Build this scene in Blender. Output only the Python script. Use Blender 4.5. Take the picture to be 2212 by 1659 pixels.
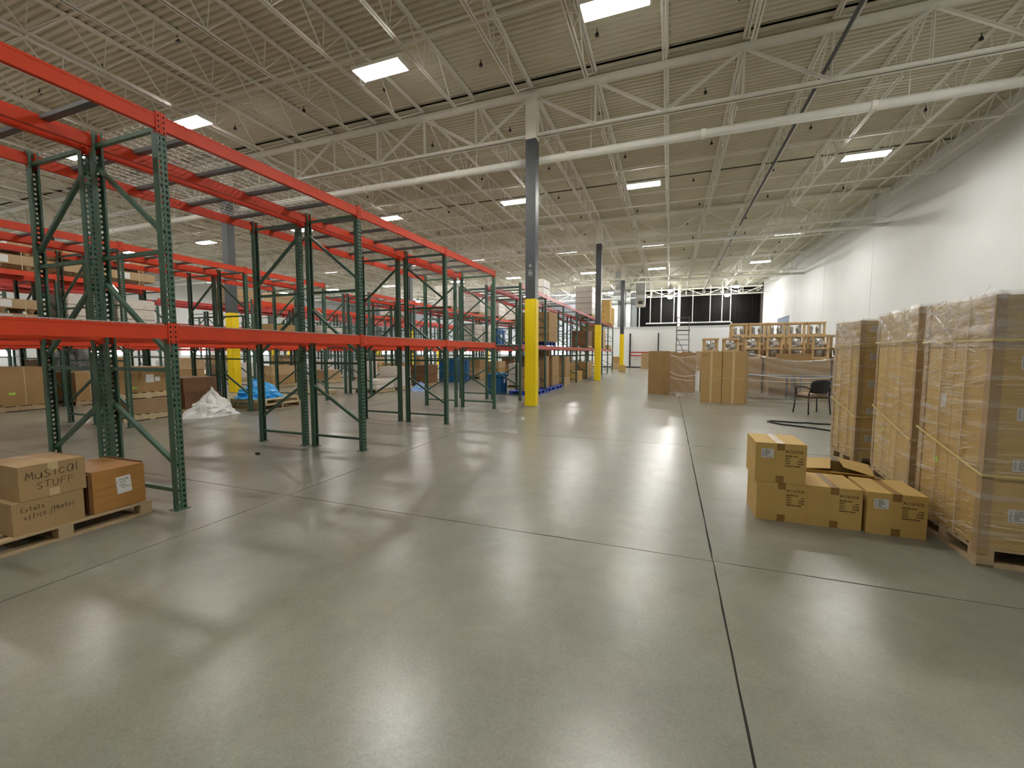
import bpy, bmesh, math, random
from mathutils import Vector, Matrix, noise as mnoise
random.seed(7)
sc = bpy.context.scene
for o in list(bpy.data.objects): bpy.data.objects.remove(o)
R = math.radians
# ---------------------------------------------------------------- camera
cam_d = bpy.data.cameras.new('camera'); cam = bpy.data.objects.new('camera', cam_d)
sc.collection.objects.link(cam); sc.camera = cam
cam_d.sensor_width = 36.0; cam_d.lens = 915/2212*36.0; cam_d.clip_start = .05; cam_d.clip_end = 200
PITCH = math.atan(67.5/915); YAW = R(20.4)
cam.location = (0, 0, 1.48); cam.rotation_euler = (math.pi/2-PITCH, 0, YAW)
# ---------------------------------------------------------------- world, exposure
w = bpy.data.worlds.new('world'); sc.world = w; w.use_nodes = True
w.node_tree.nodes['Background'].inputs[0].default_value = (.8, .85, .9, 1)
w.node_tree.nodes['Background'].inputs[1].default_value = .15
sc.view_settings.view_transform = 'Standard'; sc.view_settings.look = 'None'
sc.view_settings.gamma = 1; sc.view_settings.use_curve_mapping = False
sc.view_settings.exposure = 0.32
LAMP = 105.0          # radiance of the linear fixtures
DOME = 330.0          # radiance of the round fixtures far away
DAY = 14.0            # daylight through the translucent dock door panels
sc.cycles.max_bounces = 8; sc.cycles.diffuse_bounces = 4; sc.cycles.glossy_bounces = 3
sc.cycles.transparent_max_bounces = 12; sc.cycles.transmission_bounces = 4
sc.cycles.caustics_reflective = False; sc.cycles.caustics_refractive = False
sc.cycles.sample_clamp_indirect = 6.0
# ---------------------------------------------------------------- materials
def mat(name, col, rough=.6, metal=0, spec=.5, vary=0, vscale=4, bump=0, bscale=40, emit=None, stretch=None, alpha=None):
    m = bpy.data.materials.new(name); m.use_nodes = True
    nt = m.node_tree; b = nt.nodes['Principled BSDF']
    b.inputs['Base Color'].default_value = (*col, 1); b.inputs['Roughness'].default_value = rough
    b.inputs['Metallic'].default_value = metal; b.inputs['Specular IOR Level'].default_value = spec
    if emit:
        b.inputs['Emission Color'].default_value = (*col, 1); b.inputs['Emission Strength'].default_value = emit
    if vary or bump:
        tc = nt.nodes.new('ShaderNodeTexCoord'); mp = nt.nodes.new('ShaderNodeMapping')
        nt.links.new(tc.outputs['Object'], mp.inputs[0])
        if stretch: mp.inputs['Scale'].default_value = stretch
    if vary:
        n = nt.nodes.new('ShaderNodeTexNoise'); n.inputs['Scale'].default_value = vscale; n.inputs['Detail'].default_value = 6
        nt.links.new(mp.outputs[0], n.inputs['Vector'])
        mr = nt.nodes.new('ShaderNodeMapRange'); mr.inputs['From Min'].default_value = .3; mr.inputs['From Max'].default_value = .7
        mr.inputs['To Min'].default_value = 1-vary; mr.inputs['To Max'].default_value = 1+vary
        nt.links.new(n.outputs['Fac'], mr.inputs['Value'])
        mx = nt.nodes.new('ShaderNodeVectorMath'); mx.operation = 'SCALE'; mx.inputs[0].default_value = col
        nt.links.new(mr.outputs[0], mx.inputs['Scale']); nt.links.new(mx.outputs[0], b.inputs['Base Color'])
    if bump:
        n2 = nt.nodes.new('ShaderNodeTexNoise'); n2.inputs['Scale'].default_value = bscale
        nt.links.new(mp.outputs[0], n2.inputs['Vector'])
        bp = nt.nodes.new('ShaderNodeBump'); bp.inputs['Strength'].default_value = bump; bp.inputs['Distance'].default_value = .01
        nt.links.new(n2.outputs['Fac'], bp.inputs['Height']); nt.links.new(bp.outputs[0], b.inputs['Normal'])
    return m
M = {}
def concrete():
    m = bpy.data.materials.new('polished_concrete'); m.use_nodes = True; nt = m.node_tree; b = nt.nodes['Principled BSDF']; L = nt.links.new
    g = nt.nodes.new('ShaderNodeNewGeometry')
    def nz(scale, detail=5, rough=.55, vec=None, dist=0):
        n = nt.nodes.new('ShaderNodeTexNoise'); n.inputs['Scale'].default_value = scale; n.inputs['Detail'].default_value = detail
        n.inputs['Roughness'].default_value = rough; n.inputs['Distortion'].default_value = dist
        L(vec or g.outputs['Position'], n.inputs['Vector']); return n.outputs['Fac']
    def rng(v, a, b2, c, d):
        r = nt.nodes.new('ShaderNodeMapRange'); r.inputs['From Min'].default_value = a; r.inputs['From Max'].default_value = b2
        r.inputs['To Min'].default_value = c; r.inputs['To Max'].default_value = d; L(v, r.inputs['Value']); return r.outputs[0]
    def mul(a, c):
        x = nt.nodes.new('ShaderNodeMath'); x.operation = 'MULTIPLY'; L(a, x.inputs[0]); L(c, x.inputs[1]); return x.outputs[0]
    big = rng(nz(.55, 5, .6, dist=.4), .3, .7, .88, 1.10)
    mid = rng(nz(3.2, 8, .72, dist=.5), .3, .7, .84, 1.15)
    fine = rng(nz(70, 4, .65), .3, .7, .86, 1.14)
    sp = rng(nz(38, 2), .72, .80, 1.0, .92)
    v = nt.nodes.new('ShaderNodeTexVoronoi'); v.voronoi_dimensions = '2D'; v.feature = 'DISTANCE_TO_EDGE'; v.inputs['Scale'].default_value = 14
    wv = nt.nodes.new('ShaderNodeVectorMath'); wv.operation = 'MULTIPLY_ADD'
    nc = nt.nodes.new('ShaderNodeTexNoise'); nc.inputs['Scale'].default_value = 5; nc.inputs['Detail'].default_value = 5; L(g.outputs['Position'], nc.inputs['Vector'])
    L(nc.outputs['Color'], wv.inputs[0]); wv.inputs[1].default_value = (.035, .035, 0); L(g.outputs['Position'], wv.inputs[2]); L(wv.outputs[0], v.inputs['Vector'])
    cr = rng(v.outputs['Distance'], 0, .025, 0, 1)
    mask = rng(nz(.9, 3), .50, .62, 0, 1)
    inv = nt.nodes.new('ShaderNodeMath'); inv.operation = 'SUBTRACT'; inv.inputs[0].default_value = 1; L(cr, inv.inputs[1])
    crack = mul(inv.outputs[0], mask); crk = rng(crack, 0, 1, 1, .80)
    tot = mul(mul(mul(big, mid), mul(fine, sp)), crk)
    hue = nt.nodes.new('ShaderNodeMix'); hue.data_type = 'RGBA'
    hue.inputs['A'].default_value = (.246, .230, .184, 1); hue.inputs['B'].default_value = (.216, .219, .178, 1)
    L(rng(nz(.8, 3), .35, .65, 0, 1), hue.inputs['Factor'])
    sc_ = nt.nodes.new('ShaderNodeVectorMath'); sc_.operation = 'SCALE'; L(hue.outputs['Result'], sc_.inputs[0]); L(tot, sc_.inputs['Scale'])
    L(sc_.outputs[0], b.inputs['Base Color'])
    b.inputs['Roughness'].default_value = .285
    b.inputs['Specular IOR Level'].default_value = .55
    bp = nt.nodes.new('ShaderNodeBump'); bp.inputs['Strength'].default_value = .10; bp.inputs['Distance'].default_value = .02
    hs = nt.nodes.new('ShaderNodeMath'); hs.operation = 'ADD'; L(nz(7, 4, .6), hs.inputs[0]); L(crk, hs.inputs[1]); L(hs.outputs[0], bp.inputs['Height']); L(bp.outputs[0], b.inputs['Normal'])
    return m
M['floor'] = concrete()
M['joint'] = mat('joint_filler', (.05, .045, .035), .9)
M['deck'] = mat('painted_roof_deck', (.62, .585, .455), .62, vary=.06, vscale=1.2)
M['steel_white'] = mat('cream_painted_steel', (.86, .84, .76), .42, vary=.04)
M['galv'] = mat('galvanised_steel', (.55, .57, .58), .38, .75, vary=.12, vscale=8)
M['wall'] = mat('white_wall_paint', (.71, .72, .715), .6, vary=.02, vscale=.8, bump=.05, bscale=3)
M['wall_cool'] = mat('cool_white_wall', (.84, .87, .90), .6, vary=.02, vscale=.5)
M['wall_blue'] = mat('pale_blue_wall', (.60, .63, .72), .6, vary=.03, vscale=.5)
M['dark_wall'] = mat('black_sheet_metal', (.008, .0075, .007), .85, 0, .1, vary=.3, vscale=2, stretch=(3, 3, .1))
M['grey_wall'] = mat('grey_sheet_metal', (.30, .32, .33), .4, .3, vary=.15, vscale=2, stretch=(3, 3, .1))
M['door_blue'] = mat('slate_blue_door', (.20, .25, .32), .5)
M['card_e'] = mat('tan_brown_cardboard', (.44, .285, .115), .74, vary=.06, vscale=5)
M['base_black'] = mat('black_baseboard', (.02, .022, .03), .5)
M['green'] = mat('green_rack_enamel', (.062, .135, .092), .38, vary=.14, vscale=14)
M['green2'] = mat('dark_green_rack_enamel', (.045, .095, .072), .4, vary=.14, vscale=14)
M['orange'] = mat('orange_beam_enamel', (.70, .058, .016), .45, 0, .35, vary=.07, vscale=7)
M['orange_red'] = mat('red_beam_enamel', (.50, .040, .030), .36, vary=.08, vscale=7)
M['pink_red'] = mat('faded_red_beam_enamel', (.50, .075, .075), .36, vary=.08, vscale=7)
M['bar_grey'] = mat('grey_crossbar_enamel', (.13, .125, .135), .45, vary=.08)
M['wire'] = mat('zinc_wire', (.58, .57, .54), .35, .6)
M['black'] = mat('black_plastic', (.012, .012, .014), .45)
M['dark_hole'] = mat('dark_slot', (.01, .009, .008), .9)
M['yellow'] = mat('yellow_column_guard', (.95, .70, .004), .5, vary=.04, vscale=3)
M['col_grey'] = mat('charcoal_column_paint', (.066, .071, .080), .42, vary=.08, vscale=5)
M['card_a'] = mat('kraft_cardboard', (.55, .365, .115), .72, vary=.06, vscale=5, bump=.06, bscale=160)
M['card_b'] = mat('brown_cardboard', (.37, .23, .095), .74, vary=.07, vscale=5, bump=.06, bscale=160)
M['card_c'] = mat('pale_cardboard', (.46, .32, .175), .74, vary=.06, vscale=5, bump=.06, bscale=160)
M['card_d'] = mat('dark_brown_cardboard', (.20, .10, .045), .74, vary=.08, vscale=5)
M['card_m'] = mat('used_moving_cardboard', (.40, .265, .125), .74, vary=.07, vscale=6, bump=.07, bscale=140)
M['card_in_shade'] = mat('cardboard_inner_shade', (.12, .075, .035), .9)  # cardboard colour darkened to paint the shade inside a carton
M['tape'] = mat('brown_packing_tape', (.27, .15, .04), .25)
M['tape_clear'] = mat('clear_packing_tape', (.62, .47, .27), .18)
M['strap'] = mat('yellow_polyester_strap', (.66, .54, .22), .35)
M['strap_pale'] = mat('pale_strap', (.56, .45, .28), .4)
M['paper'] = mat('white_paper', (.78, .78, .77), .6, vary=.03, vscale=30)
M['paper_print'] = mat('printed_label_paper', (.66, .67, .67), .5, vary=.05, vscale=60)
M['ink'] = mat('black_ink', (.035, .028, .02), .7)
M['ink_brown'] = mat('brown_print_ink', (.05, .03, .012), .75)
M['marker'] = mat('felt_marker_ink', (.12, .07, .035), .8)
M['green_sticker'] = mat('green_sticker', (.45, .72, .10), .5)
M['wood'] = mat('pallet_wood', (.46, .345, .20), .75, vary=.16, vscale=3, stretch=(6, 1, 6), bump=.1, bscale=30)
M['wood_pale'] = mat('pale_pallet_wood', (.62, .49, .29), .75, vary=.12, vscale=3, stretch=(6, 1, 6))
M['wood_crate'] = mat('crate_lumber', (.58, .40, .20), .7, vary=.14, vscale=4, stretch=(5, 5, 1))
M['oak'] = mat('oak_veneer', (.42, .205, .055), .38, vary=.16, vscale=5, stretch=(2, 1, 12))
M['oak_dark'] = mat('oak_edge', (.15, .07, .022), .45)
M['blue'] = mat('blue_plastic', (.012, .05, .42), .35)
M['blue_film'] = mat('sky_blue_plastic_sheet', (.03, .36, .82), .3, vary=.15, vscale=6, bump=.6, bscale=9)
M['blue_dark'] = mat('blue_bin_plastic', (.01, .10, .26), .4, vary=.15, vscale=5)
M['blue_pale'] = mat('pale_blue_plastic_sheet', (.22, .38, .68), .35, bump=.6, bscale=9)
M['white_bag'] = mat('white_plastic_sheet', (.72, .72, .70), .3, bump=.7, bscale=10)
M['wrinkle_glint'] = film_mat0 = mat('film_ridge_glints', (.95, .93, .88), .12, 0, 1.0)  # near-white colour stands in for glints on clear film ridges
M['wrapped'] = mat('white_stretch_wrapped_goods', (.66, .62, .56), .3, vary=.16, vscale=9, stretch=(1, 1, 3), bump=.5, bscale=16)
M['silver'] = mat('brushed_silver_housing', (.52, .52, .51), .3, .8, vary=.1, vscale=4)
M['chair_black'] = mat('black_chair_vinyl', (.013, .012, .013), .5)
M['tan'] = mat('tan_seat_fabric', (.40, .28, .19), .85, bump=.1, bscale=200)
M['lamp'] = mat('lit_lamp_diffuser', (1.0, .985, .93), .5, emit=LAMP)
M['dome'] = mat('lit_dome_lens', (1.0, .98, .94), .5, emit=DOME)
M['daylight'] = mat('daylit_translucent_panel', (.86, .93, 1.0), .5, emit=DAY)
M['tablegrey'] = mat('grey_table_top', (.13, .13, .14), .75)
M['person_grey'] = mat('grey_machine_cover', (.16, .17, .16), .6, vary=.2, vscale=3)
def film_mat(name, lo, hi, tint=(.9, .9, .9), sc3=(2, 2, 14), sheen=.12, bd=.02, bs=.8, gm=.10):
    m = bpy.data.materials.new(name); m.use_nodes = True; nt = m.node_tree; L = nt.links.new
    b = nt.nodes['Principled BSDF']; out = nt.nodes['Material Output']
    b.inputs['Base Color'].default_value = (*tint, 1); b.inputs['Roughness'].default_value = sheen; b.inputs['Specular IOR Level'].default_value = .9
    tc = nt.nodes.new('ShaderNodeTexCoord'); mp = nt.nodes.new('ShaderNodeMapping'); mp.inputs['Scale'].default_value = sc3; mp.inputs['Rotation'].default_value = (.12, .1, 0)
    n = nt.nodes.new('ShaderNodeTexNoise'); n.inputs['Scale'].default_value = 1.6; n.inputs['Detail'].default_value = 4; n.inputs['Roughness'].default_value = .55
    L(tc.outputs['Object'], mp.inputs[0]); L(mp.outputs[0], n.inputs['Vector'])
    r = nt.nodes.new('ShaderNodeMapRange'); r.inputs['From Min'].default_value = .50; r.inputs['From Max'].default_value = .74
    r.inputs['To Min'].default_value = lo; r.inputs['To Max'].default_value = hi; L(n.outputs['Fac'], r.inputs['Value'])  # pale diffuse streaks imitate glints and haze on the film
    bp = nt.nodes.new('ShaderNodeBump'); bp.inputs['Strength'].default_value = bs; bp.inputs['Distance'].default_value = bd
    L(n.outputs['Fac'], bp.inputs['Height']); L(bp.outputs[0], b.inputs['Normal'])
    gl = nt.nodes.new('ShaderNodeBsdfGlossy'); gl.inputs['Roughness'].default_value = .13; gl.inputs['Color'].default_value = (1, 1, 1, 1); L(bp.outputs[0], gl.inputs['Normal'])
    df = nt.nodes.new('ShaderNodeBsdfDiffuse'); df.inputs['Color'].default_value = (*tint, 1)
    tr = nt.nodes.new('ShaderNodeBsdfTransparent')
    a = nt.nodes.new('ShaderNodeMixShader'); L(r.outputs[0], a.inputs[0]); L(tr.outputs[0], a.inputs[1]); L(df.outputs[0], a.inputs[2])
    c = nt.nodes.new('ShaderNodeMixShader'); c.inputs[0].default_value = gm; L(a.outputs[0], c.inputs[1]); L(gl.outputs[0], c.inputs[2])
    L(c.outputs[0], out.inputs['Surface']); return m
M['film'] = film_mat('clear_stretch_film', .02, .42, (.92, .87, .78), (1.1, 1.1, 15), .2, .012, 1.0, .09)
M['film_top'] = film_mat('crumpled_stretch_film', .06, .5, (.86, .85, .86), (5, 5, 9), .12, .02, 1.0, .14)
M['curtain'] = film_mat('hanging_clear_film', .10, .36, (.62, .58, .56), (1, 1, 3))
# ---------------------------------------------------------------- mesh building
class MB:
    def __init__(s): s.v = []; s.f = []
    def box(s, x0, x1, y0, y1, z0, z1):
        n = len(s.v)
        s.v += [(x0,y0,z0),(x1,y0,z0),(x1,y1,z0),(x0,y1,z0),(x0,y0,z1),(x1,y0,z1),(x1,y1,z1),(x0,y1,z1)]
        s.f += [tuple(n+i for i in q) for q in ((0,3,2,1),(4,5,6,7),(0,1,5,4),(1,2,6,5),(2,3,7,6),(3,0,4,7))]
        return s
    def bar(s, a, b, w_, h_=None, up=(0,0,1)):
        h_ = h_ or w_; a = Vector(a); b = Vector(b); d = (b-a).normalized(); u = Vector(up)
        if abs(d.dot(u)) > .97: u = Vector((1,0,0))
        r = d.cross(u).normalized(); u = r.cross(d).normalized(); n = len(s.v)
        for p in (a, b):
            for i, j in ((-1,-1),(1,-1),(1,1),(-1,1)): s.v.append(tuple(p+r*(i*w_/2)+u*(j*h_/2)))
        s.f += [tuple(n+i for i in q) for q in ((0,1,2,3),(7,6,5,4),(0,4,5,1),(1,5,6,2),(2,6,7,3),(3,7,4,0))]
        return s
    def tube(s, pts, r, seg=8, cap=True):
        pts = [Vector(p) for p in pts]; n = len(s.v); k = len(pts)
        for i, p in enumerate(pts):
            d = ((pts[min(i+1,k-1)]-pts[max(i-1,0)])).normalized()
            u = Vector((0,0,1)) if abs(d.z) < .9 else Vector((1,0,0))
            a = d.cross(u).normalized(); b = a.cross(d)
            rr = r[i] if isinstance(r, (list, tuple)) else r
            for j in range(seg):
                t = 2*math.pi*j/seg; s.v.append(tuple(p+a*(math.cos(t)*rr)+b*(math.sin(t)*rr)))
        for i in range(k-1):
            for j in range(seg):
                j2 = (j+1) % seg; s.f.append((n+i*seg+j, n+i*seg+j2, n+(i+1)*seg+j2, n+(i+1)*seg+j))
        if cap: s.f.append(tuple(n+j for j in range(seg-1,-1,-1))); s.f.append(tuple(n+(k-1)*seg+j for j in range(seg)))
        return s
    def lathe(s, prof, seg=20, c=(0,0,0)):
        return s.tube([(c[0], c[1], c[2]+z) for r, z in prof], [max(r, .001) for r, z in prof], seg)
    def quad(s, *p):
        n = len(s.v); s.v += [tuple(q) for q in p]; s.f.append(tuple(range(n, n+len(p)))); return s
    def mesh(s, name, m=None, smooth=False):
        me = bpy.data.meshes.new(name); me.from_pydata(s.v, [], s.f); me.update()
        if m: me.materials.append(M[m] if isinstance(m, str) else m)
        if smooth: me.polygons.foreach_set('use_smooth', [True]*len(me.polygons))
        return me
col = sc.collection
def obj(name, me, parent=None, loc=(0,0,0), rot=(0,0,0), kind=None):
    o = bpy.data.objects.new(name, me); o.location = loc; o.rotation_euler = rot
    if parent: o.parent = parent
    if kind: o['kind'] = kind
    col.objects.link(o); return o
def tag(o, label, cat, group=None):
    o['label'] = label; o['category'] = cat
    if group: o['group'] = group
    return o
def thing(name, label, cat, loc=(0,0,0), rz=0, group=None):
    return tag(obj(name, None, None, loc, (0,0,rz)), label, cat, group)
CACHE = {}
def cached(key, fn):
    if key not in CACHE: CACHE[key] = fn()
    return CACHE[key]
def bx(name, m, *d): 
    d = tuple(round(x, 4) for x in d)
    return cached((name, m)+d, lambda: MB().box(*d).mesh(name, m))
def bevbox(name, m, x, y, z, b=.01, seg=2):
    def f():
        bm = bmesh.new(); bmesh.ops.create_cube(bm, size=1)
        bmesh.ops.scale(bm, vec=(x, y, z), verts=bm.verts); bmesh.ops.translate(bm, vec=(0, 0, z/2), verts=bm.verts)
        bmesh.ops.bevel(bm, geom=bm.edges[:], offset=b, segments=seg, affect='EDGES')
        me = bpy.data.meshes.new(name); bm.to_mesh(me); bm.free(); me.materials.append(M[m]); return me
    return cached((name, m, round(x,3), round(y,3), round(z,3), b), f)
# ================================================================ SETTING
XW, XL, Y0, YP, YE, ZD = 8.5, -41.8, -12.0, 43.2, 50.0, 8.45
# floor: cast slabs between saw cut joints over a sub-base
fl = obj('floor', bx('floor', 'joint', XL, XW, Y0, YE+.3, -.3, -.012)); fl['kind'] = 'structure'
xs = [.325+4.02*k for k in range(-11, 4)]; ys = [3.23+4.02*k for k in range(-4, 13)]
def slab_mesh(x0, x1, y0, y1, seed):
    rnd = random.Random(seed); g = .0045; b = MB(); top = []
    def edge(ax, ay, bx_, by_, nx, ny, n=20):
        for i in range(n):
            t = i/n; j = rnd.uniform(-.0035, .002) if 0 < i else 0
            top.append((ax+(bx_-ax)*t+nx*(g-j), ay+(by_-ay)*t+ny*(g-j)))
    edge(x0, y0, x1, y0, 0, 1); edge(x1, y0, x1, y1, -1, 0); edge(x1, y1, x0, y1, 0, -1); edge(x0, y1, x0, y0, 1, 0)
    k = len(top); b.v = [(p[0], p[1], 0) for p in top]+[(p[0], p[1], -.0118) for p in top]
    b.f = [tuple(range(k))]+[((i+1) % k, i, k+i, k+(i+1) % k) for i in range(k)]
    return b.mesh('slab', 'floor')
slabs = [slab_mesh(0, 4.02, 0, 4.02, s) for s in range(3)]
for i, x in enumerate([xs[0]-4.02]+xs[:-1]):
    for j, y in enumerate([ys[0]-4.02]+ys[:-1]):
        x1 = x+4.02; y1 = y+4.02
        if x1 > XW or x < XL or y < Y0 or y1 > YE:
            if x >= XW or y >= YE or x1 <= XL or y1 <= Y0: continue
            ax, bx2, ay, by2 = max(x, XL), min(x1, XW), max(y, Y0), min(y1, YE)
            obj('slab', slab_mesh(0, bx2-ax, 0, by2-ay, i*31+j), fl, (ax, ay, 0)); continue
        obj('slab', slabs[(i*5+j*3) % 3], fl, (x, y, 0))
# roof deck: corrugated sheets, ribs run along x
def deck_mesh(x0, x1, y0, y1):
    b = MB(); y = y0; p = []
    while y < y1:
        p += [(y, ZD+.04), (y+.03, ZD), (y+.105, ZD), (y+.135, ZD+.04)]; y += .152
    n = len(p)
    b.v = [(x0, a, z) for a, z in p]+[(x1, a, z) for a, z in p]
    b.f = [(i, i+1, n+i+1, n+i) for i in range(n-1)]
    return b.mesh('deck_sheet', 'deck')
ce = obj('ceiling', bx('ceiling', 'deck', XL, XW+.2, Y0, YE+.3, ZD+.08, ZD+.2)); ce['kind'] = 'structure'
yy = Y0
while yy < YE:
    y1 = min(yy+.152*50, YE); me = deck_mesh(XL, XW, yy, y1); obj('deck_sheet', me, ce); yy += .152*50
# walls
wr = obj('wall_right', bx('wall_right', 'joint', XW+.06, XW+.3, Y0, YE, 0, ZD+.1)); wr['kind'] = 'structure'
pj = [Y0, -2.1, 4.45, 10.95, 17.5, 24.05, 30.5, 36.95, 43.2, 48.3]
for a, b_ in zip(pj[:-1], pj[1:]):
    if a == 17.5 or a == 4.45: continue
    b2 = b_
    if b_ == 17.5: b2 = 24.05
    if b_ == 4.45: b2 = 10.95
    if a < 38 < b2:      # panel with the door opening
        mb = MB().box(XW, XW+.055, a+.012, 38.1, 0, ZD+.1).box(XW, XW+.055, 41.9, b2-.012, 0, ZD+.1).box(XW, XW+.055, 38.1, 41.9, 4.35, ZD+.1)
        obj('wall_panel', mb.mesh('wall_panel', 'wall'), wr)
    else: obj('wall_panel', bx('wall_panel', 'wall', XW, XW+.055, a+.012, b2-.012, 0, ZD+.1), wr)
d1 = obj('door_1', bx('door_1', 'door_blue', XW+.03, XW+.055, 38.1, 41.9, 0, 4.34)); d1['kind'] = 'structure'
for k in range(1, 8): obj('door_section', bx('door_section', 'door_blue', XW+.018, XW+.03, 38.15, 41.85, k*.54-.52, k*.54-.01), d1)
wl = obj('wall_left', bx('wall_left', 'wall', XL-.2, XL, Y0, YE, 0, ZD+.1)); wl['kind'] = 'structure'
wb = obj('wall_back', bx('wall_back', 'wall', XL, XW, Y0-.2, Y0, 0, ZD+.1)); wb['kind'] = 'structure'
wf = obj('wall_far', bx('wall_far', 'wall_blue', XL, -8.0, 48.0, 48.2, 0, ZD+.1)); wf['kind'] = 'structure'
wp = obj('wall_partition', bx('wall_partition', 'wall_cool', -9.5, XW, YP, YP+.16, 0, 3.95)); wp['kind'] = 'structure'
bb = obj('baseboard_far', bx('baseboard_far', 'base_black', -9.5, XW, YP-.02, YP, 0, .13)); bb['kind'] = 'structure'
cap = obj('trim_1', bx('trim_1', 'wall_cool', -9.5, XW, YP-.03, YP+.19, 3.95, 3.99)); cap['kind'] = 'structure'
wd = obj('wall_dark', bx('wall_dark', 'dark_wall', -8.0, XW+.3, YE, YE+.2, 0, ZD+.1)); wd['kind'] = 'structure'
def ribs(x0, x1, y, z0, z1, step, m, par, name):
    mb = MB(); x = x0
    while x < x1-step*.5: mb.box(x, x+step*.5, y-.03, y, z0, z1); x += step
    return obj(name, mb.mesh(name, m), par)
ribs(-3.6, XW, YE, 0, ZD, .3, 'dark_wall', wd, 'sheet_ribs')
gw = obj('wall_sheet_metal', bx('wall_sheet_metal', 'grey_wall', -8, -3.6, YE-.12, YE-.04, 0, ZD)); gw['kind'] = 'structure'
ribs(-8, -3.6, YE-.12, 0, ZD, .3, 'grey_wall', gw, 'sheet_ribs')
# dock doors with translucent daylit panels in the left and far walls
def dock_door(n, x, y, rz, wdt=2.7, h=3.0):
    d = obj('door_%d' % n, MB().box(-wdt/2-.12, -wdt/2, -.06, .0, 0, h+.12).box(wdt/2, wdt/2+.12, -.06, 0, 0, h+.12).box(-wdt/2, wdt/2, -.06, 0, h, h+.12).mesh('door_frame', 'galv'), None, (x, y, 0), (0, 0, rz)); d['kind'] = 'structure'
    for k in range(5):
        obj('door_section', bx('door_section', 'wall_cool', -wdt/2, wdt/2, -.03, -.005, k*h/5+.01, (k+1)*h/5-.01), d)
    for k in range(2, 4):
        for q in (-1, 1): obj('pane', bx('pane', 'daylight', q*wdt/4-.5, q*wdt/4+.5, -.04, -.031, k*h/5+.08, (k+1)*h/5-.08), d)
for n, y in enumerate((1.0, 7.5, 14.0, 20.5, 27.0, 33.5)): dock_door(2+n, XL+.01, y, R(90))
for n, x in enumerate((-36, -30, -24, -18, -12.5)): dock_door(8+n, x, 47.99, 0)
ORD = ['first','second','third','fourth','fifth','sixth','seventh','eighth','ninth','tenth','eleventh','twelfth','thirteenth','fourteenth','fifteenth','sixteenth','seventeenth','eighteenth','nineteenth','twentieth','twenty-first','twenty-second','twenty-third','twenty-fourth','twenty-fifth','twenty-sixth','twenty-seventh','twenty-eighth','twenty-ninth','thirtieth','thirty-first']
# ---------------------------------------------------------------- columns
CX = [-3.58-11.6*k for k in range(4)]; CY = [-.25, 11.18, 22.65, 34.5, 46.0]
CN = {0: 'nearest', 1: 'second', 2: 'third', 3: 'fourth'}
def column(x, y, label, plain=False):
    t = thing('steel_column', label, 'column', (x, y, 0))
    if plain:
        obj('shaft', bx('shaft', 'steel_white', -.14, .14, -.14, .14, 0, 8.3), t); return t
    obj('yellow_guard', bevbox('yellow_guard', 'yellow', .31, .31, 2.94, .02), t)
    obj('shaft', bx('shaft', 'col_grey', -.14, .14, -.14, .14, 2.94, 7.1), t)
    obj('column_head', bx('column_head', 'steel_white', -.145, .145, -.145, .145, 7.1, 8.24), t)
    obj('base_plate', bx('base_plate', 'galv', -.2, .2, -.2, .2, 0.0, .012), t)
    return t
for i, x in enumerate(CX):
    for j, y in enumerate(CY):
        if j == 4 and i == 0: continue
        rowname = ['beside the aisle', 'behind the nearest rack', 'deep among the racks on the left', 'by the left wall'][i]
        c = column(x, y, 'charcoal steel column with yellow guard %s, %s' % (rowname, ['behind the camera', 'on the nearest girder line', 'on the second girder line', 'on the third girder line', 'near the far wall'][j]))
        if i == 0 and j == 1: col1 = c
column(.72, 46, 'white steel column rising behind the low white partition', True)
# ---------------------------------------------------------------- girders
PS = 11.6/7
girder_parts = {}
def girder(x0, x1, y, label, zt=8.33, zb=7.18, y_seed=0, npan=7, m='steel_white', grp=None):
    t = thing('roof_girder', label, 'girder', (x0, y, 0), 0, grp)
    L_ = x1-x0; p = L_/npan
    def chord(z0, z1, w_): 
        b = MB().box(0, L_, -w_, -.012, z1-.012, z1).box(0, L_, .012, w_, z1-.012, z1).box(0, L_, -.024, -.012, z0, z1).box(0, L_, .012, .024, z0, z1); return b
    obj('top_chord', cached(('tc', round(L_, 2), zt), lambda: chord(zt-.13, zt, .11).box(0, L_, -.012, .012, zt-.10, zt-.03).mesh('top_chord', m)), t)
    obj('bottom_chord', cached(('bc', round(L_, 2), zb), lambda: MB().box(0, L_, -.10, -.012, zb, zb+.014).box(0, L_, .012, .10, zb, zb+.014).box(0, L_, -.026, -.012, zb, zb+.1).box(0, L_, .012, .026, zb, zb+.1).mesh('bottom_chord', m)), t)
    H = zt-zb
    tops = [0, 1, 3, 5, 7] if npan == 7 else list(range(0, npan+1, 2)); bots = [1, 2, 4, 6] if npan == 7 else list(range(1, npan+1, 2))
    dg = [(0,1),(1,2),(3,2),(3,4),(5,4),(5,6),(7,6)] if npan == 7 else [(a, b) for a in tops for b in bots if abs(a-b) == 1]
    for a, b in dg:
        if a > npan or b > npan: continue
        me = cached(('dg', round(p, 3), zt, zb, b-a), lambda: MB().bar((0, 0, zt-.07), ((b-a)*p, 0, zb+.05), .012, .085, (0, 0, 1)).bar((0, -.03, zt-.07), ((b-a)*p, -.03, zb+.05), .055, .014).mesh('diagonal', m))
        obj('diagonal', me, t, (a*p, 0, 0))
    for k in range(1, npan):
        obj('vertical', cached(('vt', zt, zb), lambda: MB().bar((0, 0, zt-.1), (0, 0, zb+.03), .014, .075, (0, 1, 0)).bar((.0, .025, zt-.1), (.0, .025, zb+.03), .06, .012, (0, 1, 0)).mesh('vertical', m)), t, (k*p, 0, 0))
    return t
gname = ['behind the camera', 'crossing above the near yellow column', 'crossing at the second yellow column', 'crossing at the third yellow column', 'shallow far one over the partition']
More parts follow.
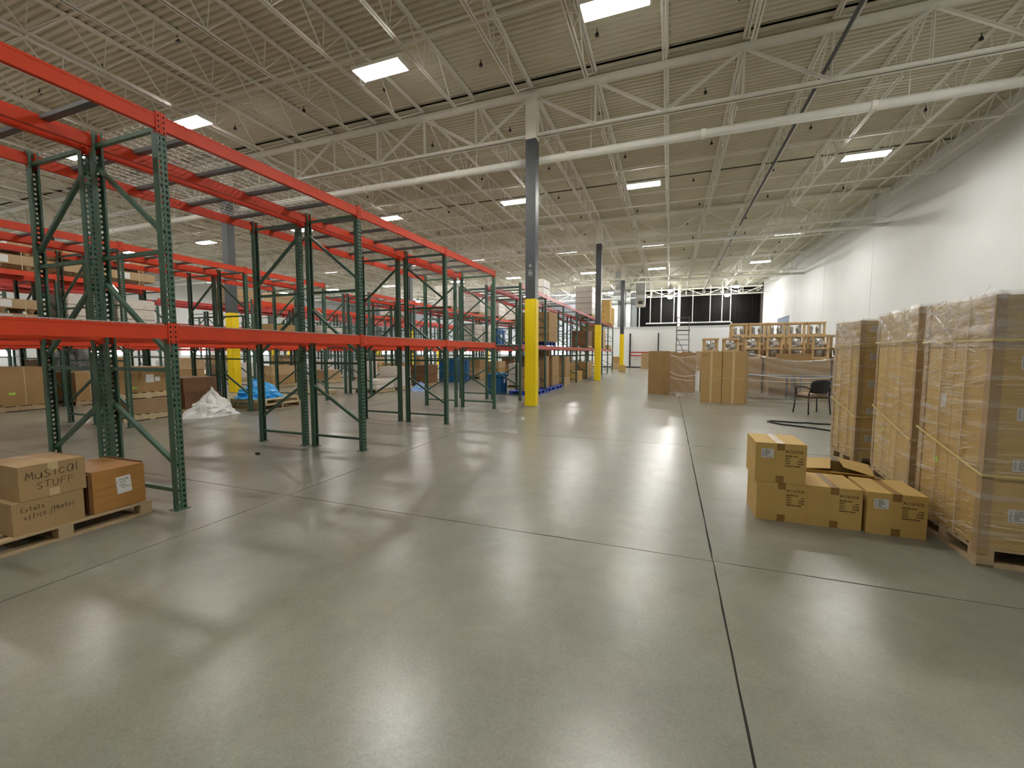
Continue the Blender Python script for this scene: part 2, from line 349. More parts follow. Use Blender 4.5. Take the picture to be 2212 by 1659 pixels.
bays = [(-3.58, 8.02, 'right hand bay'), (-15.18, -3.58, 'bay over the near racks'), (-26.78, -15.18, 'third bay from the right wall'), (-38.38, -26.78, 'leftmost bay')]
for j, y in enumerate(CY):
    for x0, x1, bn in bays:
        girder(x0, x1, y, 'cream steel roof girder %s, %s' % (gname[j], bn), 8.33 if j < 4 else 7.85, 7.18 if j < 4 else 7.08)
    t = thing('roof_girder', 'short cream girder end at the left wall, %s' % gname[j], 'girder', (XL, y, 0))
    obj('top_chord', bx('top_chord', 'steel_white', 0, 3.42, -.1, .1, 8.2, 8.33), t)
    obj('bottom_chord', bx('bottom_chord', 'steel_white', 0, 3.42, -.1, .1, 7.18, 7.2), t)
    t = thing('girder_tie', 'short cream chord tie between girder and right wall, %s' % gname[j], 'girder', (8.03, y, 0))
    obj('top_chord', bx('top_chord', 'steel_white', 0, .46, -.08, .08, 8.22, 8.33), t)
    obj('bottom_chord', bx('bottom_chord', 'steel_white', 0, .46, -.08, .08, 7.18, 7.2), t)
# ---------------------------------------------------------------- joists (copies share their meshes)
def joist_proto(L_):
    zt, zb = ZD-.01, 7.66; a = 1.22; nb = int((L_-2.6)/1.22); off = (L_-nb*1.22)/2
    tc = MB().box(-.065, -.008, 0.06, L_-.06, zt-.012, zt).box(.008, .065, .06, L_-.06, zt-.012, zt).box(-.015, -.008, .06, L_-.06, zt-.06, zt).box(.008, .015, .06, L_-.06, zt-.06, zt)
    bc = MB().box(-.05, -.008, off-.25, L_-off+.25, zb, zb+.01).box(.008, .05, off-.25, L_-off+.25, zb, zb+.01).box(-.016, -.008, off-.25, L_-off+.25, zb, zb+.05).box(.008, .016, off-.25, L_-off+.25, zb, zb+.05)
    wb_ = MB()
    for k in range(nb+1):
        y = off+k*1.22
        if k < nb: wb_.bar((0, y, zb+.03), (0, y+.61, zt-.03), .022); wb_.bar((0, y+.61, zt-.03), (0, y+1.22, zb+.03), .022)
        if k < nb: wb_.bar((0, y, zb+.03), (0, y+.08, zt-.03), .016)
    wb_.bar((0, off-.2, zb+.02), (0, .15, zt-.05), .03); wb_.bar((0, L_-off+.2, zb+.02), (0, L_-.15, zt-.05), .03)
    return tc.mesh('top_chord', 'steel_white'), bc.mesh('bottom_chord', 'steel_white'), wb_.mesh('web', 'steel_white')
jy = [Y0+.1]+CY+[YE-.1]
bayn = ['behind the camera', 'before the nearest girder', 'between first and second girders', 'between second and third girders', 'between third and far girders', 'beyond the far girder']
jx = [-3.58+PS*k for k in range(-22, 8)]
for b in range(len(jy)-1):
    y0, y1 = jy[b], jy[b+1]; L_ = y1-y0
    if L_ < 3: continue
    protos = joist_proto(L_)
    for x in jx:
        if x < XL+.3 or x > XW-.1: continue
        t = thing('roof_joist', 'cream roof joist, %s from the right wall, %s' % (ORD[len(jx)-1-jx.index(x)], bayn[b]), 'joist', (x, y0, 0), 0, 'open web roof joists %s' % bayn[b])
        for me in protos: obj(me.name.split('.')[0], me, t)
n = 0
for b in range(len(jy)-1):
    for k in (1, 2, 3):
        y = jy[b]+(jy[b+1]-jy[b])*k/4
        o = obj('bridging_angle', cached('brt', lambda: MB().box(XL, XW, -.016, .016, 0, .005).box(XL, XW, -.016, -.011, 0, .032).mesh('bridging_angle', 'steel_white')), None, (0, y, 8.36))
        tag(o, 'thin cream bridging angle across the joist tops, %s one %s' % (ORD[k-1], bayn[b]), 'roof brace', 'upper bridging angles')
    for k in (1, 2):
        y = jy[b]+(jy[b+1]-jy[b])*k/3+.3
        o = obj('bridging_angle', CACHE['brt'], None, (0, y, 7.64))
        tag(o, 'thin cream bridging angle tying joist bottoms, %s one %s' % (ORD[k-1], bayn[b]), 'roof brace', 'lower bridging angles')
# sprinkler mains along the girders, one dark conduit, small hanging heads
for y, z, r, lb in ((11.52, 6.72, .1, 'thick cream sprinkler main beside the nearest girder'), (22.95, 6.95, .08, 'cream sprinkler main beside the second girder'), (34.8, 6.95, .08, 'cream sprinkler main beside the third girder')):
    t = thing('sprinkler_main', lb, 'pipe', (0, y, z))
    obj('pipe', MB().tube([(XL, 0, 0), (XW, 0, 0)], r, 14).mesh('pipe', 'steel_white', True), t)
    for k in range(-9, 3):
        x = -3.58+3.3*k+1.5
        if x < XL: continue
        obj('coupling', cached(('cpl', r), lambda: MB().tube([(-.05, 0, 0), (.05, 0, 0)], r+.018, 14).mesh('coupling', 'steel_white')), t, (x-.6, 0, 0))
        obj('hanger', cached(('hg', z), lambda: MB().bar((0, 0, r), (0, 0, ZD-.02-z), .014).mesh('hanger', 'steel_white')), t, (x, 0, 0))
t = thing('roof_conduit', 'grey metal conduit slung under the joists on the right', 'conduit', (2.93, -4, 7.45))
obj('pipe', MB().tube([(0, 0, 0), (0, 50, .05)], .04, 8).mesh('pipe', 'tablegrey', True), t)
hd = MB().tube([(0,0,0),(0,0,-.09)], .01, 6).lathe([(.012,-.06),(.04,-.11),(.045,-.15),(.02,-.155)], 10).mesh('sprinkler_head', 'black')
k = 0
for j in range(14):
    for i in range(9):
        x = 6.6-2.75*i-(j % 2)*.4; y = 3.6+3.05*j
        o = obj('sprinkler', hd, None, (x, y, ZD-.005)); tag(o, 'small dark sprinkler under the deck, %s from the right in cross row %s' % (ORD[i], ORD[j]), 'sprinkler', 'dark sprinklers under the deck')
# ---------------------------------------------------------------- lamps
lh = MB().box(-.56, .56, -.2, .2, .012, .09).box(-.6, -.56, -.205, .205, -.01, .1).box(.56, .6, -.205, .205, -.01, .1).mesh('housing', 'steel_white')
ld = MB().box(-.55, .55, -.185, .185, -.01, .011).mesh('diffuser', 'lamp')
lw = MB().bar((-.5, 0, .09), (-.5, 0, .62), .008).bar((.5, 0, .09), (.5, 0, .62), .008).bar((-.6, 0, .03), (-.85, 0, .1), .012).bar((-.85, 0, .1), (-.95, 0, .27), .012).mesh('hanger_wires', 'steel_white')
lx = [5.38, -1.03, -5.85, -11.8, -16.8, -23.6, -30.0, -36.4]; ly = [-.5, 7.82, 16.15, 25.0, 32.1]
rn = ['behind the camera', 'in the nearest row', 'in the second row', 'in the third row', 'in the fourth row']
cn = ['column of lamps by the right wall', 'right of the near column', 'left of the near column', 'over the second rack row', 'over the third rack row', 'over the fourth rack row', 'over the fifth rack row', 'by the left wall']
for j, y in enumerate(ly):
    for i, x in enumerate(lx):
        t = thing('ceiling_lamp', 'lit rectangular high bay lamp %s, %s' % (rn[j], cn[i]), 'lamp', (x, y, 7.4))
        obj('housing', lh, t); obj('diffuser', ld, t); obj('hanger_wires', lw, t)
dr = MB().lathe([(.03, .5), (.09, .42), (.12, .3), (.26, .05), (.27, 0)], 16).mesh('reflector', 'galv', True)
dl = MB().lathe([(.24, .0), (.26, -.06), (.2, -.13), (.05, -.17)], 16).mesh('lens', 'dome', True)
dc = MB().bar((0, 0, .5), (0, 0, 1.13), .02).mesh('stem', 'galv')
for x, y, lb in ((-.12, 43.0, 'upper right of the rolling ladder'), (5.33, 42.5, 'far right, upper of two'), (5.3, 48.6, 'far right, lower of two'), (-.14, 48.4, 'over the dark area, lower'), (-5.56, 42.7, 'left of the third column'), (-9.3, 43, 'above the far cartons'), (-14, 42, 'above the far racks, right'), (-20, 42, 'above the far racks, middle'), (-27, 42, 'above the far racks, left')):
    t = thing('dome_lamp', 'small bright dome lamp, %s' % lb, 'lamp', (x, y, 7.35)); obj('reflector', dr, t); obj('lens', dl, t); obj('stem', dc, t)
# ================================================================ PALLET RACKS
HP = 3.6; PW = .078; PD = .07
def post_mesh(m, near=True):
    b = MB(); c = .0508; nc = int(HP/c); hw = PW/2
    ho = [-.0195, .0195]; r = .0125
    def q(a0, a1, z0, z1): b.quad((0, a0, z0), (0, a1, z0), (0, a1, z1), (0, a0, z1))
    if near:
        z = 0
        for k in range(nc+1):
            z0 = k*c; z1 = min(HP, z0+c)
            if z1-z0 < c*.9: q(-hw, hw, z0, z1); continue
            zc = (z0+z1)/2
            q(-hw, ho[0]-r, z0, z1); q(ho[0]+r, ho[1]-r, z0, z1); q(ho[1]+r, hw, z0, z1)
            for y in ho:
                O = [(y-r, z0), (y+r, z0), (y+r, z1), (y-r, z1)]
                I = [(y-r*.38, zc-.014), (y+r*.38, zc-.014), (y+r*.92, zc+.004), (y+r*.5, zc+.014), (y-r*.5, zc+.014), (y-r*.92, zc+.004)]
                P = [(0, *p) for p in O]; Q = [(0, *p) for p in I]
                b.quad(P[0], P[1], Q[1], Q[0]); b.quad(P[1], P[2], Q[2], Q[1]); b.quad(P[2], Q[3], Q[2]); b.quad(P[2], P[3], Q[4], Q[3])
                b.quad(P[3], Q[5], Q[4]); b.quad(P[3], P[0], Q[0], Q[5])
    else: q(-hw, hw, 0, HP)
    for s in (-1, 1):     # flanges and returned lips
        b.box(-PD, 0, s*hw-(.002 if s > 0 else 0), s*hw+(.002 if s < 0 else 0), 0, HP)
        b.box(-PD, -PD+.002, min(s*hw, s*(hw-.017)), max(s*hw, s*(hw-.017)), 0, HP)
    if not near:
        for k in range(nc):
            for y in ho: b.box(.0003, .001, y-.008, y+.008, k*c+.012, k*c+.036)
    return b.mesh('post', m)
POST = {}
def get_post(m, near):
    if (m, near) not in POST: POST[(m, near)] = post_mesh(m, near)
    return POST[(m, near)]
HZ = [.18, 1.32, 2.40, 3.47]; DGZ = [(.97, .42), (2.16, 1.45), (3.27, 2.56)]
def beam_mesh(L_, m):
    h = .125
    return MB().box(-.012, .0, 0, L_, -h, 0).box(-.042, -.012, 0, L_, -h, -.042).box(.0, .0025, 0, L_, -.020, -.002).box(.0, .0025, 0, L_, -.125, -.112).mesh('beam', m)
def conn_mesh(m):
    b = MB().box(.001, .0075, -.038, 0, -.165, .02).box(-.045, .0, -.006, 0, -.165, .02)
    return b.mesh('connector', m)
def conn_slots(): 
    b = MB()
    for k in range(4): b.box(.0075, .0083, -.024, -.012, -.005-.045*k-.02, -.005-.045*k)
    return b.mesh('connector_slots', 'dark_hole')
def rack(label, x, y0, L_, n, face, bm='orange', pm='green', near=True, D=1.0, levels=(1.73, 3.58), deck=(0,), bars=(1,), group=None, meshbays=()):
    """x = aisle face; face=+1 looks to +x. Frames every L_ along y from y0."""
    rz = 0 if face > 0 else math.pi
    t = thing('pallet_rack', label, 'rack', (x, y0 if face > 0 else y0+n*L_, 0), rz, group)
    P = get_post(pm, near); bl = L_-PW
    B = cached(('beam', round(bl, 3), bm), lambda: beam_mesh(bl, bm)); C0 = cached(('conn', bm), lambda: conn_mesh(bm)); CS = cached('cs', conn_slots)
    foot = cached(('foot', pm), lambda: MB().box(-.10, .02, -.06, .06, 0, .006).tube([(.0, -.05, 0), (.0, -.05, .045)], .008, 6).mesh('foot_plate', pm))
    hz = cached(('hz', pm, D), lambda: MB().box(-D+.04, -.04, -.018, .018, -.018, .018).mesh('horizontal_brace', pm))
    for k in range(n+1):
        y = k*L_
        obj('post', P, t, (0, y, 0)); obj('post', P, t, (-D, y, 0), (0, 0, math.pi))
        obj('foot_plate', foot, t, (0, y, 0)); obj('foot_plate', foot, t, (-D, y, 0), (0, 0, math.pi))
        for z in HZ: obj('horizontal_brace', hz, t, (0, y, z))
        for a, b in DGZ:
            obj('diagonal_brace', cached(('dbr', pm, D, a), lambda: MB().bar((-D+.04, 0, a), (-.04, 0, b), .036, .036).mesh('diagonal_brace', pm)), t, (0, y, 0))
    for k in range(n):
        ya = k*L_+PW/2
        for li, z in enumerate(levels):
            for fx, r2 in ((0, 0), (-D, math.pi)):
                o = obj('beam', B, t, (fx, ya if r2 == 0 else ya+bl, z), (0, 0, r2))
                for yy2, sg in ((0, 1), (bl, -1)):
                    c = obj('connector', C0, o, (0, yy2, 0)); 
                    if sg < 0: c.scale = (1, -1, 1)
                    if near:
                        c2 = obj('connector_slots', CS, o, (0, yy2, 0), kind='stuff')
                        if sg < 0: c2.scale = (1, -1, 1)
            if li in bars or li in deck:
                br = cached(('cb', D), lambda: MB().box(-D+.012, -.012, -.032, .032, -.040, -.006).mesh('crossbar', 'bar_grey'))
                for q in range(4): obj('crossbar', br, t, (0, ya+bl*(q+.5)/4, z))
            if li in deck or (li, k) in meshbays:
                def dk():
                    b = MB()
                    for q in range(int(bl/.062)): b.box(-D-.004, .004, .03+q*.062, .035+q*.062, .001, .006).box(.004, .007, .03+q*.062, .035+q*.062, -.004, .006)
                    for q in range(9): b.box(-D+.03+q*(D-.06)/8, -D+.035+q*(D-.06)/8, .01, bl-.01, .006, .011)
                    return b.mesh('wire_deck', 'wire')
                obj('wire_deck', cached(('deckm', round(bl, 3), D), dk), t, (0, ya, z))
    return t
SA = 2.565
rack('near green rack with orange beams, aisle side of the nearest row', -4.29, .02, SA, 4, 1, meshbays=((1, 1),))
rack('near green rack with orange beams, back side of the nearest row', -6.42, .02, SA, 4, -1, meshbays=((1, 1), (1, 2)))
rack('second row green rack with orange beams, side facing the near row', -9.92, .02, SA, 4, 1, pm='green')
rack('second row green rack with orange beams, side away from the camera', -12.05, .02, SA, 4, -1, pm='green')
SB = 2.80
rack('far green rack with faded red beams along the aisle, beyond the near row', -4.29, 12.36, SB, 8, 1, 'pink_red', 'green2', True)
rack('far green rack with faded red beams, back side of the aisle row', -6.42, 12.36, SB, 8, -1, 'orange_red', 'green2', False)
rack('far rack continuing the second row, near side', -9.92, 12.36, SB, 8, 1, 'orange', 'green2', False)
rack('far rack continuing the second row, back side', -12.05, 12.36, SB, 8, -1, 'orange_red', 'green2', False)
nm = ['third', 'fourth', 'fifth']
for i, x in enumerate((-15.6, -21.4, -27.2)):
    lv = ((1.73, 3.58), (2.45, 3.9), (1.73, 3.2))[i]
    for a, (y0, L_, n_) in enumerate(((-1.08 if i == 0 else .02, SA, 4), (12.36, SB, 8))):
        pn = ['near section', 'far section'][a]
        rack('red beamed %s row rack on the left, %s, side facing the camera' % (nm[i], pn), x, y0, L_, n_, 1, ['orange', 'orange_red'][i > 0], 'green2', False, levels=lv, deck=())
        if i < 2: rack('red beamed %s row rack on the left, %s, back side' % (nm[i], pn), x-2.13, y0, L_, n_, -1, 'orange_red', 'green2', False, levels=lv, deck=())
# small red beam rack against the low partition
t = thing('short_rack', 'small rack with two red beams against the low white partition', 'rack', (-3.66, 42.6, 0))
for x in (0, 2.6):
    for y in (0, .5): obj('post', bx('post', 'base_black', x-.05, x+.05, y-.05, y+.05, 0, 3.35), t)
for z in (1.57, 1.26): obj('beam', bx('beam', 'orange_red', .05, 2.55, -.06, -.02, z-.12, z), t)
# ================================================================ GENERIC GOODS
def pallet(label, x, y, z=0, rz=0, Lx=1.2, Wy=1.0, m='wood', group=None, H=.135, blocks=False):
    t = thing('wooden_pallet', label, 'pallet', (x, y, z), rz, group)
    for k in range(7):
        xx = -Lx/2+.045+(Lx-.09)*k/6; obj('deck_board', bx('deck_board', m, -.045, .045, -Wy/2, Wy/2, H-.018, H), t, (xx, 0, 0))
    if blocks:
        for k in (-1, 0, 1):
            obj('stringer_board', bx('stringer_board', m, -Lx/2, Lx/2, -.045, .045, H-.034, H-.0181), t, (0, k*(Wy/2-.046), 0))
            for q in (-1, 0, 1): obj('block', bx('block', m, -.05, .05, -.045, .045, .0171, H-.0341), t, (q*(Lx/2-.051), k*(Wy/2-.046), 0))
            obj('bottom_board', bx('bottom_board', m, -.05, .05, -Wy/2, Wy/2, 0, .017), t, (k*(Lx/2-.05), 0, 0))
            obj('bottom_board', bx('bottom_board', m, -Lx/2, Lx/2, -.045, .045, 0.0002, .0168), t, (0, k*(Wy/2-.046), 0))
        return t
    for k in (-1, 0, 1): obj('stringer', bx('stringer', m, -Lx/2, Lx/2, -.02, .02, .0171, H-.0181), t, (0, k*(Wy/2-.021), 0))
    for k in (-1, 0, 1): obj('bottom_board', bx('bottom_board', m, -.05, .05, -Wy/2, Wy/2, 0, .017), t, (k*(Lx/2-.05), 0, 0))
    return t
def plastic_pallet(label, x, y, z=0, rz=0, m='blue', Lx=1.2, Wy=1.0):
    t = thing('plastic_pallet', label, 'pallet', (x, y, z), rz)
    obj('top_deck', bx('top_deck', m, -Lx/2, Lx/2, -Wy/2, Wy/2, .115, .15), t)
    for i in (-1, 0, 1):
        for j in (-1, 0, 1): obj('block', bx('block', m, -.08, .08, -.07, .07, .025, .115), t, (i*(Lx/2-.08), j*(Wy/2-.07), 0))
        obj('runner', bx('runner', m, -Lx/2, Lx/2, -.07, .07, 0, .025), t, (0, i*(Wy/2-.07), 0))
    return t
FACES = {'S': ((1,0,0), (0,-1,0)), 'E': ((0,1,0), (1,0,0)), 'N': ((-1,0,0), (0,1,0)), 'W': ((0,-1,0), (-1,0,0))}
def face_mat(w_, d, face, u, v, off=.0006, rot=0):
    U = Vector(FACES[face][0]); N = Vector(FACES[face][1]); dist = d/2 if face in 'SN' else w_/2
    m = Matrix((( U.x, 0, N.x), (U.y, 0, N.y), (0, 1, 0))).to_4x4()
    m.translation = N*(dist+off)+U*u+Vector((0, 0, v))
    return m @ Matrix.Rotation(rot, 4, 'Z')
def carton_body(w_, d, h, m, seam='y'):
    def f():
        b = MB().box(-w_/2, w_/2, -d/2, d/2, 0, h-.005)
        g = .002
        if seam == 'y': b.box(-w_/2, -g, -d/2, d/2, h-.005, h).box(g, w_/2, -d/2, d/2, h-.005, h)
        else: b.box(-w_/2, w_/2, -d/2, -g, h-.005, h).box(-w_/2, w_/2, g, d/2, h-.005, h)
        return b.mesh('body', m)
    return cached(('cb', round(w_,3), round(d,3), round(h,3), m, seam), f)
def tape_mesh(w_, d, h, seam, m, tw=.03, dn=.06, bottom=True):
    def f():
        e = .0006; b = MB()
        if seam == 'y':
            b.box(-tw, tw, -d/2-e, d/2+e, h, h+e)
            for s in (-1, 1):
                y0, y1 = sorted((s*d/2, s*(d/2+e))); b.box(-tw, tw, y0, y1, h-dn, h)
                if bottom: b.box(-tw, tw, y0, y1, .0, dn)
        else:
            b.box(-w_/2-e, w_/2+e, -tw, tw, h, h+e)
            for s in (-1, 1):
                x0, x1 = sorted((s*w_/2, s*(w_/2+e))); b.box(x0, x1, -tw, tw, h-dn, h)
                if bottom: b.box(x0, x1, -tw, tw, .0, dn)
        return b.mesh('tape', m)
    return cached(('tp', round(w_,3), round(d,3), round(h,3), seam, m), f)
def carton(label, x, y, z, w_, d, h, rz=0, m='card_b', seam='y', tape='tape', group=None, panels=(), straps=(), name='carton'):
    t = thing(name, label, 'box', (x, y, z), rz, group)
    obj('body', carton_body(w_, d, h, m, seam), t)
    if tape: obj('tape', tape_mesh(w_, d, h, seam, tape), t)
    for (nm_, mt, face, u, v, pw, ph) in panels:
        o = obj(nm_, cached((nm_, mt, pw, ph), lambda: MB().box(-pw/2, pw/2, -ph/2, ph/2, 0, .0008).mesh(nm_, mt)), t)
        o.matrix_local = face_mat(w_, d, face, u, v, .0007)
    for axis, p in straps:
        e = .0012; 
        if axis == 'y': b = MB().box(p-.008, p+.008, -d/2-e, d/2+e, h, h+e).box(p-.008, p+.008, -d/2-e, -d/2, 0, h).box(p-.008, p+.008, d/2, d/2+e, 0, h)
        else: b = MB().box(-w_/2-e, w_/2+e, p-.008, p+.008, h, h+e).box(-w_/2-e, -w_/2, p-.008, p+.008, 0, h).box(w_/2, w_/2+e, p-.008, p+.008, 0, h)
        obj('strap', b.mesh('strap', 'strap_pale'), t)
    return t
def text_mesh(s, size, m='ink', shear=0, align='LEFT', thick=.0):
    def f():
        c = bpy.data.curves.new('t', 'FONT'); c.body = s; c.size = size; c.shear = shear; c.align_x = align; c.resolution_u = 2; c.offset = thick
        o = bpy.data.objects.new('t', c); col.objects.link(o); dg = bpy.context.evaluated_depsgraph_get()
        me = bpy.data.meshes.new_from_object(o.evaluated_get(dg)); bpy.data.objects.remove(o)
        me.name = 'lettering'; me.materials.clear(); me.materials.append(M[m]); return me
    return cached(('tx', s, size, m, shear, align), f)
# handwriting: simple stroke glyphs on a unit square (x 0..1, y 0..1)
G = {'M': [[(0,0),(.12,1),(.5,.35),(.85,1),(1,0)]], 'u': [[(.05,.7),(.1,.1),(.5,0),(.85,.2),(.9,.7)],[(.9,.7),(.95,0)]], 'S': [[(.9,.9),(.4,1),(.1,.75),(.5,.5),(.9,.25),(.5,0),(.05,.1)]],
 'i': [[(.3,.75),(.35,0)]], 'c': [[(.9,.7),(.45,.8),(.1,.4),(.4,0),(.95,.1)]], 'A': [[(.95,.85),(.45,1),(.05,.5),(.3,0),(.75,.15),(.95,.95),(1,0)]], 'L': [[(.3,1.15),(.22,.5),(.28,.05),(.5,0)]],
 'T': [[(0,.95),(1,1)],[(.5,1),(.45,0)]], 'U': [[(.1,1),(.1,.2),(.5,0),(.9,.2),(.9,1)]], 'F': [[(.15,0),(.1,1),(.95,1)],[(.12,.5),(.8,.55)]],
 'E': [[(.9,1),(.2,.95),(.15,.05),(.95,.1)],[(.18,.5),(.75,.55)]], 's': [[(.8,.55),(.3,.6),(.7,.25),(.1,0)]], 't': [[(.4,1),(.45,.1),(.8,0)],[(.05,.65),(.85,.7)]], 'a': [[(.8,.6),(.3,.6),(.1,.2),(.5,0),(.8,.5),(.95,0)]],
 'e': [[(.1,.3),(.8,.4),(.5,.65),(.1,.3),(.4,0),(.95,.1)]], 'o': [[(.5,.6),(.1,.3),(.4,0),(.85,.25),(.5,.6)]], 'f': [[(.9,.9),(.5,1),(.4,-.2)],[(.1,.5),(.8,.55)]], '/': [[(0,-.3),(.9,1.1)]],
 'P': [[(.1,-.1),(.2,1),(.9,.85),(.8,.5),(.2,.45)]], 'h': [[(.1,1),(.12,0),(.4,.55),(.8,.45),(.9,0)]], 'w': [[(0,.6),(.2,0),(.5,.45),(.75,0),(1,.6)]], 'n': [[(.1,.6),(.12,0),(.5,.6),(.85,.5),(.9,0)]],
 'g': [[(.8,.6),(.3,.55),(.2,.15),(.75,.2),(.85,.6),(.7,-.4),(.2,-.35)]], 'l': [[(.3,1),(.35,0),(.7,.1)]], 'm': [[(.05,.6),(.1,0),(.3,.55),(.5,.1),(.7,.55),(.95,0)]], '_': [[(0,-.3),(1,-.25)]]}
def hand(text, wdt, hgt, m='marker', lw=.006, adv=1.25, slant=.15, name='handwriting'):
    b = MB(); x = 0; rnd = random.Random(text)
    for ch in text:
        if ch in G:
            dy = rnd.uniform(-.08, .08)*hgt
            for st in G[ch]:
                pts = [(x+(p[0]+p[1]*slant)*wdt, p[1]*hgt+dy) for p in st]
                for (ax, ay), (bx_, by) in zip(pts[:-1], pts[1:]): b.bar((ax, ay, .0004), (bx_, by, .0004), lw, .0006)
        x += wdt*(adv if ch != 'i' else .8)
    return b.mesh(name, m)
def put(me, t, w_, d, face, u, v, off=.0007, rot=0, name=None):
    o = obj(name or me.name.split('.')[0], me, t); o.matrix_local = face_mat(w_, d, face, u, v, off, rot); return o
# ================================================================ LEFT FOREGROUND
pallet('weathered wooden pallet under the moving cartons and oak cabinet, left foreground', -5.06, 1.84, 0, 0, 1.16, 1.2, 'wood', H=.118, blocks=True)
CW, CD, CH = .50, .385, .26
t = carton('lower moving carton marked Estate office and Photos on the left pallet', -4.75, 1.765, .119, .50, .41, .245, 0, 'card_m', 'x', None)
put(hand('Estate', .019, .036, 'marker', .0035, 1.2), t, .5, .41, 'E', -.16, .165, rot=R(4))
put(hand('office', .019, .036, 'marker', .0035, 1.2), t, .5, .41, 'E', -.145, .105, rot=R(5))
put(hand('/Photos', .018, .040, 'marker', .0035, 1.2), t, .5, .41, 'E', .0, .125, rot=R(5))
t = carton('upper moving carton marked Musical Stuff on the left pallet', -4.75, 1.80, .367, .50, .385, .262, 0, 'card_m', 'x', 'tape_clear')
put(hand('MuSicAL', .040, .058, 'marker', .0055), t, .5, .385, 'E', -.155, .155, rot=R(2))
put(hand('STUFF', .036, .05, 'marker', .0045), t, .5, .385, 'E', -.10, .075, rot=R(3))
carton('dusty carton on the left pallet behind the Musical Stuff box', -5.29, 1.60, .119, .42, .38, .46, 0, 'card_c', 'y', 'tape')
t = thing('wooden_cabinet', 'small oak veneer cabinet with handwritten paper taped on, left pallet', 'cabinet', (-4.81, 2.22, .119))
obj('body', bevbox('body', 'oak', .60, .385, .355, .006), t)
obj('plinth_edge', bx('plinth_edge', 'oak_dark', -.3, .3, -.19, -.17, .001, .34), t, (0, -.0235, .006))
obj('back_rail', bx('back_rail', 'oak_dark', -.31, .27, .182, .197, .355, .368), t)
pp = cached('note', lambda: MB().box(-.055, .055, -.075, .075, 0, .0008).mesh('paper_note', 'paper'))
pn_ = put(pp, t, .6, .385, 'E', .03, .20, .001, R(3)); 
for txt, u, v, s in (('Sewing', -.032, .044, .010), ('Linens', -.044, .016, .009), ('Emma', -.034, -.008, .010), ('office', -.020, -.030, .009)):
    obj('handwriting', hand(txt, s, s*1.25, 'ink', .0016), pn_, (u, v, .001), (0, 0, R(3)))
obj('handwriting', MB().bar((-.042, .034, .0012), (.03, .038, .0012), .001, .0006).mesh('underline', 'ink'), pn_)
obj('spiral_holes', (lambda b: [b.box(-.0545, -.0495, -.07+.0105*k, -.066+.0105*k, .0009, .0012) for k in range(14)] and b.mesh('spiral_holes', 'oak_dark'))(MB()), pn_)
# black scrap on the floor
o = obj('rubber_plug', MB().tube([(-.035, 0, .018), (-.01, 0, .018), (.02, 0, .017), (.035, 0, .012)], [.017, .017, .016, .008], 8).mesh('rubber_cap', 'black', True), None, (-5.59, 4.41, 0), (0, 0, R(10)))
tag(o, 'small black rubber plug lying on the floor beside the second rack frame', 'scrap')
# ================================================================ RIGHT FOREGROUND: loose cartons
def print_block(t, w_, d, face, u, v, s=1.0):
    o = put(text_mesh('MODEL NO.:', .0165*s, 'ink_brown', 0, 'LEFT', .0009), t, w_, d, face, u, v)
    for k, (a, b_) in enumerate((('QTY:', '1 PC'), ('N.W.:', '8 KGS'), ('G.W.:', '9 KGS'))):
        put(text_mesh(a, .0165*s, 'ink_brown', 0, 'LEFT', .0009), t, w_, d, face, u, v-.022*s*(k+1)); put(text_mesh(b_, .0165*s, 'ink_brown', 0, 'RIGHT', .0009), t, w_, d, face, u+.135*s, v-.022*s*(k+1))
    put(text_mesh('MADE IN CHINA', .0155*s, 'ink_brown', 0, 'LEFT', .0009), t, w_, d, face, u, v-.088*s)
    def sym():
        b = MB(); x = 0
        for k in range(5):
            for a in ((0, .0012), (.0208, .022)): b.box(x+a[0], x+a[1], 0, .024, 0, .0004)
            b.box(x, x+.022, 0, .0012, 0, .0004).box(x, x+.022, .0228, .024, 0, .0004)
            if k == 0: b.box(x+.006, x+.016, .008, .019, 0, .0004).box(x+.010, x+.012, .003, .008, 0, .0004)
            elif k == 1: b.box(x+.004, x+.018, .013, .015, 0, .0004).box(x+.010, x+.012, .004, .014, 0, .0004)
            elif k == 2: b.box(x+.004, x+.018, .003, .005, 0, .0004).box(x+.006, x+.009, .006, .018, 0, .0004).box(x+.013, x+.016, .006, .018, 0, .0004)
            elif k == 3: b.box(x+.004, x+.018, .016, .019, 0, .0004).box(x+.009, x+.013, .004, .016, 0, .0004)
            else: b.box(x+.006, x+.016, .004, .010, 0, .0004).box(x+.008, x+.018, .012, .018, 0, .0004)
            x += .027
        return b.mesh('handling_symbols', 'ink_brown')
    put(cached('sym', sym), t, w_, d, face, u, v+.032*s)
def ship_label(t, w_, d, face, u, v, pw=.095, ph=.078):
    o = put(cached(('sl', pw, ph), lambda: MB().box(-pw/2, pw/2, -ph/2, ph/2, 0, .0008).mesh('shipping_label', 'paper_print')), t, w_, d, face, u, v)
    o['label'] = 'white printed shipping label'
    def ln():
        b = MB(); rnd = random.Random(3)
        for k in range(8):
            y = ph/2-.009-k*(ph-.012)/8; b.box(-pw/2+.006, -pw/2+.006+pw*.12, y-.0016, y+.0014, .0009, .0012); 
            x0 = -pw/2+.006+pw*.2; b.box(x0, x0+pw*rnd.uniform(.2, .62), y-.0018, y+.0018, .0009, .0012)
        return b.mesh('label_print', 'ink')
    obj('label_print', cached(('ln', pw, ph), ln), o); return o
LW, LD, LH = .385, .47, .345
